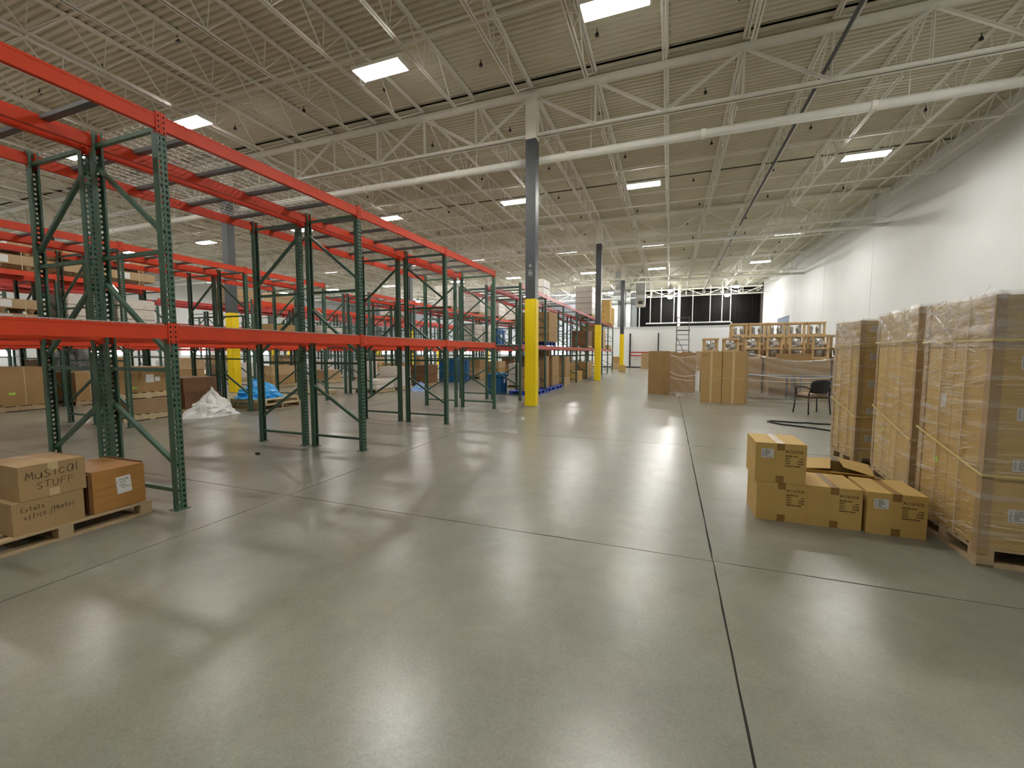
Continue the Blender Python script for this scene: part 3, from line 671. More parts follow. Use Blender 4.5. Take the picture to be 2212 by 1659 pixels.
def loose(label, x, y, z, lab, rz=0):
    t = carton(label, x, y, z, LW, LD, LH, rz, 'card_a', 'y', 'tape', 'loose kraft cartons by the wrapped pallets')
    print_block(t, LW, LD, 'S', .035, .235)
    if lab: ship_label(t, LW, LD, 'S', -.10, .255)
    else: put(cached('tick', lambda: MB().box(0, .014, 0, .0012, 0, .0004).box(0, .0012, -.01, 0, 0, .0004).mesh('corner_mark', 'ink_brown')), t, LW, LD, 'S', -.14, .30)
    return t
loose('kraft carton on the floor, lower of the two stacked left of the loose group', .95, 4.465, 0, False)
loose('kraft carton with white label, upper of the two stacked cartons', .93, 4.46, LH+.001, True, R(-.5))
loose('kraft carton on the floor, middle of the loose front row, no label', 1.338, 4.458, 0, False, R(-1))
loose('kraft carton with white label on the floor, right end of the front row', 1.752, 4.43, 0, True, R(-2))
# open carton behind them
t = thing('open_carton', 'kraft carton with loose open top flaps behind the front row', 'box', (1.60, 5.10, 0), R(-14)); w_, d_, h_ = .56, .52, .335
obj('body', MB().box(-w_/2, w_/2, -d_/2, -d_/2+.006, 0, h_).box(-w_/2, w_/2, d_/2-.006, d_/2, 0, h_).box(-w_/2, -w_/2+.006, -d_/2, d_/2, 0, h_).box(w_/2-.006, w_/2, -d_/2, d_/2, 0, h_).box(-w_/2, w_/2, -d_/2, d_/2, 0, .006).mesh('body', 'card_a'), t)
obj('interior_shade', MB().box(-w_/2+.008, w_/2-.008, -d_/2+.008, d_/2-.008, .01, h_*.55).mesh('interior_shade', 'card_in_shade'), t)  # dark block painting the shade inside the open carton
def flap(a, b_, c, d2, label=None): 
    n = (Vector(b_)-Vector(a)).cross(Vector(c)-Vector(a)).normalized()*.004; m_ = MB(); P = [Vector(q) for q in (a, b_, c, d2)]
    m_.v = [tuple(p) for p in P]+[tuple(p+n) for p in P]; m_.f = [(3,2,1,0),(4,5,6,7),(0,1,5,4),(1,2,6,5),(2,3,7,6),(3,0,4,7)]
    obj('flap', m_.mesh('flap', 'card_a'), t)
flap((-w_/2, -d_/2, h_), (-w_/2, d_/2, h_), (-.03, d_/2-.01, h_+.03), (-.05, -d_/2+.01, h_+.025))
flap((w_/2, d_/2, h_), (w_/2, -d_/2, h_), (.05, -d_/2+.02, h_+.05), (.03, d_/2-.01, h_+.04))
flap((w_/2, -d_/2, h_-.01), (-w_/2+.25, -d_/2, h_-.01), (-w_/2+.22, -d_/2-.15, h_+.022), (w_/2+.04, -d_/2-.13, h_+.022))
carton('kraft carton on the floor behind the two stacked cartons', 1.08, 5.02, 0, .36, .44, .33, R(-6), 'card_a', 'y', 'tape_clear')
# ================================================================ RIGHT: wrapped pallet loads
def wrapped_load(tagname, x, y, rz, W, D, H, pal_h, ncol=2, nrow=2, tiers=5, label_faces='S', low_strap=True):
    """x,y = near left corner of the load; W along local x, D along local y"""
    c, s = math.cos(rz), math.sin(rz)
    def P(u, v): return (x+u*c-v*s, y+u*s+v*c)
    px_, py_ = P(W/2, D/2)
    pallet('pale wooden pallet under the %s' % tagname, px_, py_, 0, rz+R(90), D-.004, W-.004, 'wood', H=pal_h, blocks=True)
    cw, cd, ch = W/ncol, D/nrow, (H-pal_h)/tiers
    for k in range(tiers):
        for i in range(ncol):
            for j in range(nrow):
                q = P((i+.5)*cw, (j+.5)*cd)
                t = carton('kraft carton in the %s, tier %s, %s' % (tagname.replace('nearest wrapped pallet load at the right edge', 'nearest wrapped load'), ORD[k], [['front left', 'front right'], ['back left', 'back right']][j][min(i, 1)]), q[0], q[1], pal_h+.001+k*ch, cw-.006, cd-.006, ch-.002, rz, 'card_a', 'y', None, 'cartons in the %s' % tagname)
                if j == 0 and i < 2: ship_label(t, cw-.006, cd-.006, 'S', -.06 if i == 0 else .0, ch*.70, .12, .085)
                if i == 0 and k == 1 and j == nrow-1 and nrow > 1:
                    put(cached('gs', lambda: MB().box(-.03, .03, -.022, .022, 0, .0008).mesh('green_sticker', 'green_sticker')), t, cw-.006, cd-.006, 'W', .05, ch*.4)
                if i == 0 and k == 3 and j == nrow-1 and tagname.startswith('near'):
                    put(cached('bl', lambda: MB().box(-.035, .035, -.055, .055, 0, .0008).mesh('barcode_label', 'paper_print')), t, cw-.006, cd-.006, 'W', .1, -ch*.2)
    # wrap with corner boards, straps and bunched top
    t = thing('stretch_wrap', 'clear stretch film and straps around the %s' % tagname, 'plastic wrap', (x, y, 0), rz)
    e = .006; tp = H+.012
    for (a, b_) in ((0, 0), (W, 0), (0, D), (W, D)):
        sa = 1 if a == 0 else -1; sb = 1 if b_ == 0 else -1
        z0 = .09 if b_ == 0 and a == 0 else pal_h+.01
        m_ = MB(); X = sorted((a-sa*.003, a+sa*.055)); Y = sorted((b_-sb*.004, b_-sb*.0005)); m_.box(X[0], X[1], Y[0], Y[1], z0, H+.004)
        X = sorted((a-sa*.004, a-sa*.0005)); Y = sorted((b_-sb*.004, b_+sb*.055)); m_.box(X[0], X[1], Y[0], Y[1], z0, H+.004)
        obj('corner_board', m_.mesh('corner_board', 'card_m'), t)
    # film: four gridded sides with horizontal wrinkles, plus a loose skirt over the top
    per = [(0-e, 0-e), (W+e, 0-e), (W+e, D+e), (0-e, D+e)]
    rnd = random.Random(tagname); sd = rnd.uniform(0, 50)
    def side(z0, z1, amp, stepz, mname, me_name, off=0, sides=range(4), edge=0):
        m_ = MB()
        for k in sides:
            a = Vector(per[k]); b_ = Vector(per[(k+1) % 4]); L2 = (b_-a).length; nu = max(4, int(L2/.05)); nv = max(3, int((z1-z0)/stepz)); nn = len(m_.v)
            nx, ny = (b_-a).y/L2, -(b_-a).x/L2
            for j in range(nv+1):
                for i in range(nu+1):
                    u = i/nu; z = z0+(z1-z0)*j/nv
                    if j == nv and edge: z += edge*mnoise.noise(Vector((u*6+k*3, sd, 0)))
                    dd = off+amp*(abs(mnoise.noise(Vector((u*L2*2.2+k*7+sd, z*26+u*L2*3, sd))))+.5*abs(mnoise.noise(Vector((u*L2*14+sd, z*60, k))))) if 0 < i < nu else off+.002
                    m_.v.append((a.x+(b_-a).x*u+nx*dd, a.y+(b_-a).y*u+ny*dd, z))
            for j in range(nv):
                for i in range(nu): q = nn+j*(nu+1)+i; m_.f.append((q, q+1, q+nu+2, q+nu+1))
        return obj('film', m_.mesh('film', mname, True), t)
    side(pal_h+.003, H+.01, .006, .022, 'film', 'film')
    o = side(H-.34, H+.03, .022, .03, 'film_top', 'film', .007, (0, 3), .012)
    m_ = MB(); nn = 14
    for j in range(nn+1):
        for i in range(nn+1): m_.v.append((-e-.004+(W+2*e+.008)*i/nn, -e-.004+(D+2*e+.008)*j/nn, H+.014+.018*abs(mnoise.noise(Vector((i*.6+sd, j*.6, 0))))))
    m_.f = [(j*(nn+1)+i, j*(nn+1)+i+1, (j+1)*(nn+1)+i+1, (j+1)*(nn+1)+i) for j in range(nn) for i in range(nn)]
    obj('film_cover', m_.mesh('film_cover', 'film_top'), t)
    for zz, tilt in ((H*.84, 0), (H*.40, .10 if low_strap else 0)):
        m_ = MB(); q = .018
        m_.bar((-q, -q, zz-tilt), (W+q, -q, zz-tilt), .004, .014).bar((-q, D+q, zz+tilt), (-q, -q, zz-tilt), .004, .014).bar((W+q, -q, zz-tilt), (W+q, D+q, zz), .004, .014).bar((-q, D+q, zz+tilt), (W+q, D+q, zz), .004, .014)
        obj('strap', m_.mesh('strap', 'strap'), t)
    for f in (.3, .66):
        obj('strap', MB().box(-.016, -.013, D*f-.006, D*f+.006, pal_h, H+.02).mesh('strap', 'strap_pale'), t)
    m_ = MB(); nwr = 620
    for q in range(nwr):
        onw = rnd.random() < .62
        z = pal_h+.04+(H-pal_h-.06)*(rnd.random() if rnd.random() < .5 else (rnd.random()**2 if rnd.random() < .4 else 1-.5*rnd.random()**2)); ln = rnd.choice([.03, .05, .08, .13, .2])*rnd.uniform(.7, 1.3); dz = ln*rnd.uniform(-.05, .34)*(-1 if z < H*.7 else rnd.choice([1, -1, -2])); th = rnd.uniform(.0008, .0030)
        if onw:
            v = rnd.uniform(.01, D-ln-.01); m_.bar((-.0150, v, z-dz), (-.0150, v+ln, z+dz*.2), th, .0012)
        else:
            v = rnd.uniform(.01, W-ln-.01); m_.bar((v, -.0150, z-dz*.3), (v+ln, -.0150, z), th, .0012, (0, 1, 0))
    obj('film_wrinkle_glints', m_.mesh('film_wrinkle_glints', 'wrinkle_glint'), t, kind='stuff')  # thin film ridges coloured pale as painted glint streaks
    # twisted tail of film coming off the upper front
    obj('film_tail', MB().tube([(-.02, D*.97, H-.01), (-.028, D*.75, H-.11), (-.028, D*.55, H-.24), (-.026, D*.42, H-.36)], [.014, .010, .007, .002], 6).mesh('film_tail', 'film_top', True), t)
    return t
wrapped_load('nearest wrapped pallet load at the right edge', 2.035, 3.80, R(-1), 1.06, .84, 1.865, .135, 2, 2, 5)
wrapped_load('middle wrapped pallet load', 2.16, 5.02, R(-7), 1.05, 1.22, 1.90, .135, 2, 2, 5)
wrapped_load('farthest wrapped pallet load', 2.27, 6.62, R(6), .9, .64, 1.885, .135, 2, 1, 5)
# ================================================================ RIGHT MIDDLE: tall cartons, film barrier, crates, chair
def tall(label, x, y, z, w_, d, h, rz, m='card_e'):
    t = carton(label, x, y, z, w_, d, h, rz, m, 'x', None)
    obj('tape', bx('tape', 'tape_clear', -.03, .03, -d/2-.0012, -d/2-.0002, .0, h), t)
    obj('strap', MB().box(-w_/2-.002, w_/2+.002, -d/2-.004, -d/2-.0013, h-.02, h-.006).mesh('strap', 'strap_pale'), t)
    return t
a = R(-20); ca, sa_ = math.cos(a), math.sin(a)
for k, (u, lr) in enumerate(((.295, 'left'), (.895, 'right'))):
    x = .885+u*ca+.22*(-sa_); y = 13.97+u*sa_+.22*ca
    for j in (0, 1):
        tt = tall('tall kraft carton, %s %s of the block of four in the middle distance' % (['lower', 'upper'][j], lr), x, y, j*.764, .583, .42, .76, a)
        if j and k == 0:
            for q in range(2): put(text_mesh(['THIS SIDE', 'UP'][q], .045, 'ink_brown'), tt, .583, .42, 'S', -.27, .64-.06*q)
t = carton('tall slim kraft carton standing left of the film barrier, lower', -.36, 16.15, 0, .60, .42, .77, R(-24), 'card_d' if 0 else 'card_b', 'x', 'tape')
t = carton('tall slim kraft carton standing left of the film barrier, upper', -.36, 16.15, .771, .60, .42, .77, R(-24), 'card_b', 'x', 'tape')
carton('tall brown carton behind the left film sheet', .42, 17.25, 0, .95, .5, 1.48, R(-8), 'card_b', 'x', 'tape')
def sheet(label, a, b_, z0, z1, sag, folds, seed):
    a = Vector(a); b_ = Vector(b_); nu, nv = 60, 26; m_ = MB(); nrm = Vector((-(b_-a).y, (b_-a).x)).normalized()
    for j in range(nv+1):
        for i in range(nu+1):
            u, v = i/nu, j/nv; p = a.lerp(b_, u); top = z1-sag*math.sin(math.pi*u)*v
            z = z0+(top-z0)*v; d = .04*mnoise.noise(Vector((u*4+seed, v*9+u*4, seed)))+.02*math.sin((v*3+u*1.4)*folds)
            m_.v.append((p.x+nrm.x*d, p.y+nrm.y*d, z))
    m_.f = [(j*(nu+1)+i, j*(nu+1)+i+1, (j+1)*(nu+1)+i+1, (j+1)*(nu+1)+i) for j in range(nv) for i in range(nu)]
    t = thing('film_barrier', label, 'plastic sheet', (0, 0, 0))
    obj('sheet', m_.mesh('sheet', 'curtain', True), t)
    row = [m_.v[nv*(nu+1)+i] for i in range(nu+1)]; obj('rolled_edge', MB().tube(row, .022, 6).mesh('rolled_edge', 'film_top', True), t)
    for f in (.45, .58):
        row = [(p[0], p[1]-.012, z0+(z1-z0)*f-.12*math.sin(math.pi*i/nu)*(1 if f > .5 else .5)) for i, p in enumerate(row)]; obj('fold_highlight', MB().tube(row, .006, 5).mesh('fold_highlight', 'wrinkle_glint', True), t)  # pale tubes paint highlights along creases of the sheet
sheet('sagging clear film stretched between the two tall carton stacks', (.0, 15.85), (.80, 14.02), .02, 1.42, .10, 9, 2)
sheet('clear film stretched from the tall cartons towards the wrapped pallets', (2.10, 13.62), (4.9, 14.2), .1, 1.46, .22, 9, 8)
def crate(label, x, y, z, w_=.56, d=.62, h=.83, rz=0, inner=True):
    t = thing('wooden_crate', label, 'crate', (x, y, z), rz)
    for i in (-1, 1):
        for j in (-1, 1): obj('post', bx('post', 'wood_crate', -.035, .035, -.035, .035, 0, h-.02), t, (i*(w_/2-.036), j*(d/2-.036), 0))
        for zz in (0, h*.36, h-.07): 
            obj('side_slat', bx('side_slat', 'wood_crate', -.01, .01, -d/2, d/2, 0, .07), t, (i*(w_/2+.0105), 0, zz))
    for j in (-1, 1):
        for zz in (.0, h*.40, h-.07): obj('front_slat', bx('front_slat', 'wood_crate', -w_/2, w_/2, -.01, .01, 0, .065), t, (0, j*(d/2+.0105), zz))
    for q in (-1, 0, 1): obj('top_slat', bx('top_slat', 'wood_crate', -w_/2, w_/2, -.045, .045, 0, .018), t, (0, q*(d/2-.06), h-.018))
    obj('floor_board', bx('floor_board', 'wood_crate', -w_/2+.08, w_/2-.08, -d/2+.02, d/2-.02, 0, .02), t)
    return t
tank = MB().lathe([(.05, .021), (.14, .04), (.20, .12), (.225, .24), (.225, .36), (.17, .42), (.13, .44), (.15, .5), (.17, .6), (.13, .68), (.07, .71), (.03, .72)], 18).mesh('housing', 'silver', True)
tl = MB().box(-.08, .08, -.004, .004, -.06, .07).mesh('paper_tag', 'paper'); tcap = MB().tube([(-.1, -.1, .62), (.1, -.12, .66)], .035, 8).mesh('wrapped_handle', 'white_bag', True)
pos = ['first from the left', 'second from the left', 'third from the left', 'fourth from the left', 'fifth from the left', 'sixth from the left', 'seventh from the left']
for k in range(7):
    x = 1.42+.685*k; z = 1.20 if k < 2 else 1.27; h_ = .82 if k < 2 else .83; y = 17.7
    carton('tall brown carton under the slatted crates, %s' % pos[k], x, y, 0, .62, .70, z-.001, 0, 'card_b', 'x', 'tape')
    crate('slatted wooden crate in the front row, %s' % pos[k], x, y, z, .50, .62, h_)
    t = thing('silver_blower', 'silver bulbous machine inside the front row crate, %s' % pos[k], 'machine', (x, y, z+.001)); obj('housing', tank, t); obj('paper_tag', tl, t, (.06, -.175, .55)); obj('wrapped_handle', tcap, t)
for k in range(5):
    x = 2.60+.655*k; y = 19.6
    carton('brown carton stack base under the rear crates, %s' % pos[k], x, y, 0, .64, .72, 1.80, 0, 'card_d', 'x', 'tape')
    crate('darker slatted crate in the raised rear row, %s' % pos[k], x, y, 1.801, .58, .62, .86)
    for s in (-1, 1):
        t = thing('silver_blower', 'silver machine in the rear row crate, %s, %s one' % (pos[k], 'left' if s < 0 else 'right'), 'machine', (x+s*.13, y, 1.823)); t.scale = (.52, .52, 1)
        obj('housing', tank, t); obj('paper_tag', tl, t, (.05, -.2, .55))
carton('shallow brown carton on the low brown box in front of the crates', 3.95, 16.9, 1.23, .95, .4, .22, 0, 'card_b', 'x', 'tape')
carton('wide brown box standing behind the film below the shallow carton', 3.95, 16.9, 0, 1.5, .5, 1.229, 0, 'card_b', 'x', 'tape')
o = obj('paper_cup', MB().lathe([(.03, 0), (.042, .1), (.043, .105)], 12).mesh('paper_cup', 'paper', True), None, (4.15, 16.9, 1.452)); tag(o, 'white paper cup on the shallow carton before the crates', 'cup')
def work_table(label, x, y, L_, W=.75, h=.76):
    t = thing('work_table', label, 'table', (x, y, 0))
    obj('table_top', bx('table_top', 'tablegrey', -L_/2, L_/2, -W/2, W/2, h-.035, h), t)
    for i in (-1, 1):
        for j in (-1, 1): obj('leg', bx('leg', 'tablegrey', -.02, .02, -.02, .02, 0, h-.0351), t, (i*(L_/2-.06), j*(W/2-.05), 0))
        obj('leg_brace', bx('leg_brace', 'tablegrey', -.012, .012, -W/2+.07, W/2-.07, .2, .23), t, (i*(L_/2-.06), 0, 0))
    return t
work_table('grey work table behind the hanging film, left one', 2.9, 15.7, 1.5); work_table('grey work table behind the hanging film, right one', 4.5, 15.7, 1.5)
carton('pale carton under the grey tables', 4.2, 15.75, 0, .7, .4, .5, 0, 'card_c', 'x', 'tape')
# armchair seen from behind
t = thing('armchair', 'black office armchair with tan seat facing the hanging film', 'chair', (3.30, 12.24, 0), R(22))
def rleg(a, b_): return MB().tube([a, b_], [.016, .014], 10).mesh('leg', 'chair_black', True)
obj('leg', rleg((-.27, -.25, 0), (-.25, -.20, .44)), t); obj('leg', rleg((.27, -.25, 0), (.25, -.20, .44)), t)
obj('leg', rleg((-.30, .24, 0), (-.27, .20, .44)), t); obj('leg', rleg((.30, .24, 0), (.27, .20, .44)), t)
obj('seat', bevbox('seat', 'tan', .48, .48, .075, .03, 3), t, (0, .01, .41))
obj('seat_frame', MB().box(-.25, .25, -.22, .22, .385, .41).mesh('seat_frame', 'chair_black'), t)
def backm():
    m_ = MB(); nu, nv = 12, 8
    for side_ in (0, 1):
        for j in range(nv+1):
            for i in range(nu+1):
                u = i/nu*2-1; v = j/nv; wd_ = .235*(1-.10*(1-v))*(1-.35*max(0, v-.75)**2*16*.3); y = -.23-.05*v-.05*(1-u*u)+(.045 if side_ else 0)
                m_.v.append((u*wd_, y, .50+.34*v-(.05*u**4 if v > .8 else 0)+(.03*u**4 if v < .15 else 0)))
    n1 = (nu+1)*(nv+1)
    for s in (0, 1):
        for j in range(nv):
            for i in range(nu): q = s*n1+j*(nu+1)+i; m_.f.append((q, q+1, q+nu+2, q+nu+1) if s == 0 else (q, q+nu+1, q+nu+2, q+1))
    for i in range(nu):
        m_.f.append((i, n1+i, n1+i+1, i+1)); q = nv*(nu+1)+i; m_.f.append((q, q+1, n1+q+1, n1+q))
    for j in range(nv):
        q = j*(nu+1); m_.f.append((q, q+nu+1, n1+q+nu+1, n1+q)); q += nu; m_.f.append((q, n1+q, n1+q+nu+1, q+nu+1))
    return m_.mesh('backrest', 'chair_black', True)
obj('backrest', backm(), t)
for s in (-1, 1):
    obj('back_support', MB().tube([(s*.25, -.20, .44), (s*.24, -.24, .62)], .014, 8).mesh('back_support', 'chair_black', True), t)
    obj('armrest', MB().tube([(s*.27, .2, .43), (s*.285, .19, .62), (s*.285, .15, .655), (s*.28, -.1, .66), (s*.25, -.24, .62)], [.015, .016, .02, .02, .014], 8).mesh('armrest', 'chair_black', True), t)
# second chair half hidden behind, thin chrome base
t = thing('folding_stool', 'thin legged grey stool just beyond the black armchair', 'stool', (3.75, 13.05, 0), R(10))
for i in (-1, 1):
    for j in (-1, 1): obj('leg', MB().bar((i*.2, j*.16, 0), (i*.14, j*.1, .42), .014).mesh('leg', 'galv'), t)
obj('seat', bx('seat', 'tablegrey', -.18, .18, -.15, .15, .42, .44), t)
# black hose looped on the floor
pts = [(3.6, 10.30), (3.14, 10.36), (2.9, 10.33), (2.75, 10.42), (2.53, 10.36), (2.3, 10.42), (2.08, 10.44), (2.0, 10.34), (2.06, 10.2), (2.2, 10.0), (2.45, 9.85), (2.68, 9.72), (2.88, 9.5), (3.15, 9.2)]
o = obj('rubber_hose', MB().tube([(x, y, .016) for x, y in pts], .016, 8).mesh('rubber_hose', 'black', True)); tag(o, 'black rubber hose looped on the concrete floor near the chair', 'hose')
# ================================================================ FAR END
t = thing('rolling_ladder', 'grey rolling warehouse ladder standing before the white partition', 'ladder', (.98, 38, 0))
for s in (-1, 1):
    obj('side_rail', MB().bar((s*.52, .0, .05), (s*.48, 1.2, 3.34), .06).bar((s*.52, 1.25, .05), (s*.5, 1.25, 3.34), .05).mesh('side_rail', 'tablegrey'), t)
    obj('handrail', MB().bar((s*.5, 1.2, 3.3), (s*.47, 1.2, 4.55), .05).bar((s*.5, .1, .9), (s*.47, 1.2, 4.4), .04).mesh('handrail', 'tablegrey'), t)
for k in range(7): obj('tread', bx('tread', 'tablegrey', -.5, .5, -.1, .1, 0, .05), t, (0, .14+.165*k, .35+.44*k))
obj('platform', bx('platform', 'col_grey', -.55, .55, .9, 1.5, 3.34, 3.42), t)
obj('guard_bar', bx('guard_bar', 'tablegrey', -.5, .5, 1.18, 1.22, 4.42, 4.48), t)
obj('cross_brace', MB().bar((-.5, 1.26, 2.9), (.5, 1.26, .7), .05).mesh('cross_brace', 'tablegrey'), t)
t = thing('overhead_pipe', 'galvanised pipe rail above the partition before the dark area', 'pipe', (0, 43.8, 4.32))
obj('pipe', MB().tube([(-2.3, 0, 0), (5.1, 0, 0), (5.22, 0, -.1), (5.25, 0, -.36)], .075, 10).mesh('pipe', 'galv', True), t)
for x in (-1.9, -.9, .25, 1.9, 3.4, 4.4, 5.1): obj('hanger_rod', bx('hanger_rod', 'steel_white', -.03, .03, -.03, .03, .07, 3.4), t, (x, 0, 0))
for x, wd_, lb in ((-6.0, .7, 'bright galvanised wall stud at the left of the dark area'), (-5.2, .25, 'narrow galvanised stud by the dark area'), (-4.5, .5, 'galvanised stud right of the grey sheeting'), (-3.3, .12, 'thin galvanised stud')):
    o = obj('wall_stud', bx('wall_stud', 'galv', -wd_/2, wd_/2, -.05, .05, 0, 8.3), None, (x, 49.6, 0)); tag(o, lb+' behind the partition', 'stud')
t = thing('air_handler', 'white hanging heater unit with square grille near the far columns', 'heater', (-2.6, 40.3, 5.6))
obj('duct', bx('duct', 'galv', -.4, .4, -.4, .4, .7, 2.84), t); obj('case', bevbox('case', 'steel_white', .8, .8, .7, .04), t); obj('grille', bx('grille', 'tablegrey', -.2, .2, -.41, -.401, .2, .5), t)
t = thing('air_handler', 'silver hanging air unit left of the third column', 'heater', (-4.15, 38, 6.0))
obj('case', bevbox('case', 'galv', 1.1, .9, .75, .08), t); obj('duct', bx('duct', 'galv', -.4, .4, -.3, .3, .75, 2.44), t); obj('grille', bx('grille', 'tablegrey', .1, .4, -.46, -.451, .3, .6), t)
t = thing('elbow_duct', 'grey round duct sloping up beside the third column', 'duct', (-3.2, 35.3, 0))
obj('pipe', MB().tube([(0, 0, 6.3), (.1, .0, 6.7), (.9, .2, 7.6), (1.1, .3, 8.44)], .16, 12).mesh('pipe', 'steel_white', True), t)
carton('upright pale carton on a pallet before the red beam rack at the far wall', -2.05, 41.6, .136, .9, .8, 1.3, 0, 'card_c', 'x', 'tape'); pallet('pallet under the upright pale carton at the far wall', -2.05, 41.6, 0, 0, 1, .9, 'wood')
carton('small brown carton at the foot of the third column', -3.42, 34.05, 0, .42, .42, .5, R(5), 'card_a', 'y', 'tape')
carton('pale carton left of the third column, lower', -4.5, 39.5, 0, .9, .6, .62, 0, 'card_c', 'y', 'tape'); carton('pale carton left of the third column, upper', -4.5, 39.5, .621, .8, .55, .5, 0, 'card_b', 'y', 'tape')
for k in range(5): carton('pale carton on the floor before the partition, %s from the left' % ORD[k], -.9+1.15*k, 40.5, 0, .8, .7, 1.6, 0, 'card_c', 'x', 'tape', 'pale cartons lined up by the partition')
# ================================================================ GOODS IN THE RACKS
D1 = 1.745; D2 = 3.60   # mid and top deck heights
X1 = -4.85
plastic_pallet('blue plastic pallet on the floor under the far aisle rack, nearer one', X1+.08, 14.45, 0, R(90)); plastic_pallet('blue plastic pallet on the floor under the far aisle rack, farther one', X1+.08, 15.85, 0, R(90)); plastic_pallet('blue plastic pallet on the floor under the far aisle rack, third one', X1+.08, 17.12, 0, R(90))
def dark_handle(t, w_, d, face, v, u=0): put(cached('hh', lambda: MB().box(-.045, .045, -.016, .016, 0, .0008).mesh('hand_hole', 'dark_hole')), t, w_, d, face, u, v)
for z, lb in ((.151, 'lower'), (.56, 'upper')):
    t = carton('short kraft carton at the aisle edge on the nearer blue pallet, %s' % lb, -4.62, 14.2, z, .55, .55, .405, 0, 'card_b', 'y', 'tape_clear'); dark_handle(t, .55, .55, 'E', .22); dark_handle(t, .55, .55, 'S', .22)
    put(text_mesh('FRAGILE', .07, 'ink_brown'), t, .55, .55, 'S', -.2, .06)
for z, lb in ((.151, 'lower'), (.75, 'upper')):
    t = carton('large brown carton behind the short ones on the second blue pallet, %s' % lb, -4.86, 15.62, z, .9, .72, .595, 0, 'card_b', 'y', 'tape_clear'); dark_handle(t, .9, .72, 'S', .35)
    t = carton('large brown carton on the third blue pallet, %s' % lb, -4.86, 17.05, z, .9, 1.1, .595, 0, 'card_b', 'y', 'tape_clear'); dark_handle(t, .9, 1.1, 'E', .35)
for k, (z, h_) in enumerate(((0, .40), (.401, .45), (.852, .46))):
    carton('kraft carton in the three high stack in the third far bay, %s' % ['bottom', 'middle', 'top'][k], -4.76, 18.9, z, .85, 1.0 if k == 0 else .9, h_, 0, 'card_c' if k == 0 else 'card_b', 'y', 'tape_clear')
carton('small carton on top of the brown stack by the aisle', -4.9, 17.0, 1.346, .45, .5, .24, R(8), 'card_b', 'y', 'tape')
t = thing('small_crate', 'small kraft crate on a skid at the aisle edge before the second column', 'crate', (-4.60, 21.9, 0))
obj('skid', bx('skid', 'wood', -.27, .27, -.6, .6, 0, .10), t); obj('body', carton_body(.5, 1.0, .42, 'card_a', 'y'), t, (0, 0, .101))
for k in range(2):
    carton('long banded brown carton stack in the fifth far bay, %s' % ['lower', 'upper'][k], -4.80, 24.96, .02+.47*k, .8, 2.3, .46, 0, 'card_b', 'x', None, straps=(('x', -.7), ('x', .7)))
for k in range(2): carton('long banded brown carton behind the small crate, %s' % ['lower', 'upper'][k], -5.09, 22.16, .02+.47*k, .36, 2.3, .46, 0, 'card_b', 'x', None, straps=(('x', -.7), ('x', .7)))
def heap(name, label, cat, x, y, z, rx, ry, h, m, seed, rz=0, pk=1.0):
    m_ = MB(); nu, nv = 36, 14
    for j in range(nv+1):
        for i in range(nu):
            t = 2*math.pi*i/nu; v = j/nv; r = (1-v)**(pk)
            q = Vector((math.cos(t)*1.4+seed, math.sin(t)*1.4, v*2.2)); k = 1+.35*mnoise.noise(q)+.16*mnoise.noise(q*3.1)+.07*mnoise.noise(q*8)
            m_.v.append((math.cos(t)*rx*max(r, .02)*k, math.sin(t)*ry*max(r, .02)*k, h*v*(.9+.25*mnoise.noise(q*1.7))+.002*(j == 0)))
    for j in range(nv):
        for i in range(nu): i2 = (i+1) % nu; m_.f.append((j*nu+i, j*nu+i2, (j+1)*nu+i2, (j+1)*nu+i))
    m_.f.append(tuple(nv*nu+i for i in range(nu)))
    o = obj(name, m_.mesh(name, m, False), None, (x, y, z), (0, 0, rz)); return tag(o, label, cat)
heap('crumpled_cloth', 'dark crumpled sheet on the floor beside the second column base', 'cloth', -3.98, 23.6, 0, .2, 1.0, .16, 'chair_black', 4)
plastic_pallet('dark blue plastic pallet on the middle shelf of the far aisle rack', X1, 16.2, D1+.01, R(90), 'blue')
for z, lb in ((1.906, 'lower'), (2.465, 'upper')):
    t = carton('large brown carton on the middle shelf above the blue pallets, %s' % lb, X1+.05, 16.1, z, 1.05, 1.25, .555, 0, 'card_b', 'y', 'tape_clear'); dark_handle(t, 1.05, 1.25, 'S', .3); put(text_mesh('THIS WAY UP', .09, 'ink_brown'), t, 1.05, 1.25, 'S', -.45, .42)
for k, (y, h_) in enumerate(((24.8, .85), (27.05, 1.25), (28.4, .9), (30.5, 1.2))):
    pallet('pallet on the middle shelf of the far aisle rack, number %s along' % ['one', 'two', 'three', 'four'][k], X1, y, D1+.01, R(90), 1.2, 1.0, 'wood')
    carton('brown goods carton on the middle shelf, %s one after the second column' % ['first', 'second', 'third', 'fourth'][k], X1, y, D1+.147, .95, 1.2, h_, 0, ['card_d', 'card_b', 'card_b', 'card_c'][k], 'y', 'tape')
for k in range(7): carton('small tan carton in the last aisle rack bay, %s along' % ORD[k], X1+.2, 32.3+.32*k, D1+.012 if k < 6 else D1+.012, .5, .30, .3, 0, 'card_c', 'y', 'tape', 'small tan cartons on the last middle shelf')
def wrapped_stack(label, x, y, z, W=1.0, D=1.1, H=1.3, m='wrapped', rz=0, pm='wood'):
    pallet('pallet under '+label, x, y, z, rz+R(90), D+.02, W+.02, pm)
    t = thing('wrapped_goods', label, 'pallet load', (x, y, z+.136), rz); n_ = max(2, round(H/.32))
    for k in range(n_):
        e = .01 if k % 2 else 0
        obj('layer', bevbox('layer', m, round(W-e, 3), round(D-e, 3), H/n_-.006, .02, 2), t, (0, 0, k*H/n_))
    return t
wrapped_stack('tall white wrapped tower on the top of the aisle rack', X1+.02, 25.6, D2+.01, 1.0, 1.1, 1.62)
